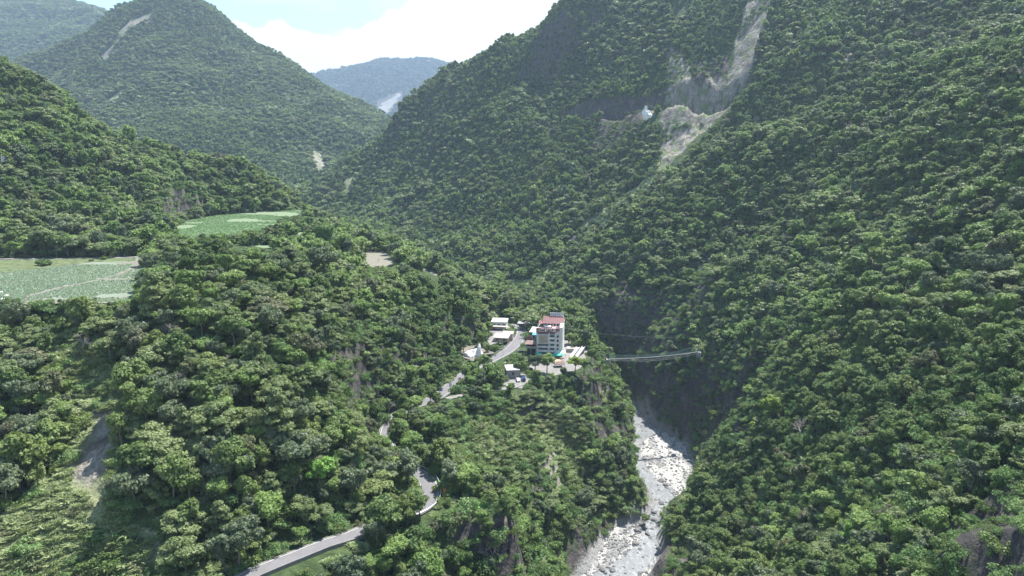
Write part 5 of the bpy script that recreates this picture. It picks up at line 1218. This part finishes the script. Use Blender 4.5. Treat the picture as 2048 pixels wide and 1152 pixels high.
one_tree(1692, 1105, None, 'tall', .75, 'slim lime green tree low on the right gorge wall', SPEC['lime']); one_tree(1600, 880, None, 'bare', 1.3, 'bleached dead tree with bare branches on the right gorge wall')
one_tree(345, 810, None, 'bare', 1.25, 'large leafless greyish tree on the left slope right of the landslide'); one_tree(285, 815, None, 'bare', 1.1, 'leafless greyish tree next to the larger bare one on the left slope'); one_tree(168, 712, None, 'bare', .95, 'grey bare tree at the head of the left landslide')
one_tree(985, 1130, None, 'bare', .9, 'whitish bare tree near the bottom between road and river')
one_tree(640, 985, None, 'bright', 1.0, 'lime green tree above the bottom road left of the bend', SPEC['lime']); one_tree(785, 975, None, 'bright', .7, 'yellow-green tree just left of the road bend', SPEC['gold'])
for u_k, v_k, kd_k, s_k, lb_k in ((1338, 1075, 'grey', .95, 'grey-green tree leaning over the river where it narrows on the right bank'), (1352, 1050, 'broad', .85, 'dark rounded tree right behind the grey-green one at the river narrows'), (1290, 1050, 'broad', .6, 'small dark tree on the left bank at the river narrows'), (1325, 1045, 'bright', .55, 'small light green tree at the waterside where the river narrows')):
    one_tree(u_k, v_k, -187.0, kd_k, s_k, lb_k)
# river boulders -----------------------------------------------------------------
RK = plain('river_stone', (.165, .163, .16), .9, .22, .9)
def boulders():
    r = np.random.default_rng(77); protos = [rock_mesh('stone', 600 + i, RK, 1, .8, .6, 2, .3, link=False) for i in range(5)]
    cc = proto_coll('stone_kinds', protos); P_ = []; S_ = []
    c = RIVER; k = (c[:, 1] > 120) & (c[:, 1] < 520); c = c[k]; seg = r.integers(0, len(c) - 1, 14000); t = r.random(14000)[:, None]; b = c[seg] * (1 - t) + c[seg + 1] * t
    x = b[:, 0] + (r.random(14000) * 2 - 1) * b[:, 3] * 1.12; y = b[:, 1] + r.normal(size=14000) * 2; s = .13 + .75 * r.random(14000) ** 6.5
    dw = np.abs(x - np.interp(-y, -WRIV[:, 1], WRIV[:, 0])) - np.interp(-y, -WRIV[:, 1], WRIV[:, 3]) / 2
    keep_ = (dw > 0) | (r.random(14000) < .16); x, y, s = x[keep_], y[keep_], s[keep_] * np.where(dw[keep_] < 1.5, 1.4, 1); big_ = np.argsort(-s)[:40]; rest_ = np.ones(len(x), bool); rest_[big_] = False
    scatter('river_stones', cc, np.stack([x, y, np.full(len(x), RZ + .25)], 1)[rest_], r.random(rest_.sum()) * 6.28, np.stack([s, s, s], 1)[rest_], r.integers(0, 5, rest_.sum()))
    big_ = sorted(big_, key=lambda j: y[j])
    for nm_, gr in (('upper', [j for j in big_ if y[j] > 345]), ('lower', [j for j in big_ if y[j] <= 345])):
        gr.sort(key=lambda j: proj((x[j], y[j], RZ))[0])
        for q, j in enumerate(gr):
            o = bpy.data.objects.new('boulder', protos[q % 5].data); col.objects.link(o); o.location = (x[j], y[j], RZ + .4); o.scale = (s[j] * 1.5, s[j] * 1.5, s[j] * 1.5); o.rotation_euler.z = r.random() * 6
            m_ = len(gr); w_ = (ORD[q] + (' from left' if q else '')) if q <= m_ // 2 else ((ORD[m_ - 1 - q] + ' from right') if q < m_ - 1 else 'rightmost')
            tag(o, '%s large grey boulder on the %s' % (w_, 'upper gravel bar below the footbridge' if nm_ == 'upper' else 'lower gravel bar at the bottom'), 'boulder', 'boulders on the %s gravel bar' % nm_)
boulders()
for k, (u, v, s) in enumerate([(6,600,1.1),(14,592,.8),(2,586,.9),(18,604,.7)]):
    p = unz(u, v, FZ); o = rock_mesh('field_boulder', 40 + k, ROCKW, s, s * .8, s * .8, 2, .3); o.location = p; tag(o, ['largest', 'upper right', 'upper left', 'smallest right'][k] + ' white boulder heaped at the left corner of the cabbage field', 'boulder', 'white boulders at the field corner')
# haze ------------------------------------------------------------------------
def haze():
    b = MB(); b.box(-5200, 5200, -300, 6900, -216, 1450); m_ = bpy.data.materials.new('haze_air'); m_.use_nodes = True; nt = m_.node_tree
    nt.nodes.remove(nt.nodes['Principled BSDF']); pv = nt.nodes.new('ShaderNodeVolumePrincipled'); pv.inputs['Color'].default_value = (.58, .76, 1, 1); pv.inputs['Density'].default_value = HAZE; pv.inputs['Anisotropy'].default_value = .2
    nt.links.new(pv.outputs[0], nt.nodes['Material Output'].inputs['Volume'])
    tag(b.build('haze', m_), kind='stuff')
HAZE = 0.000085
haze()
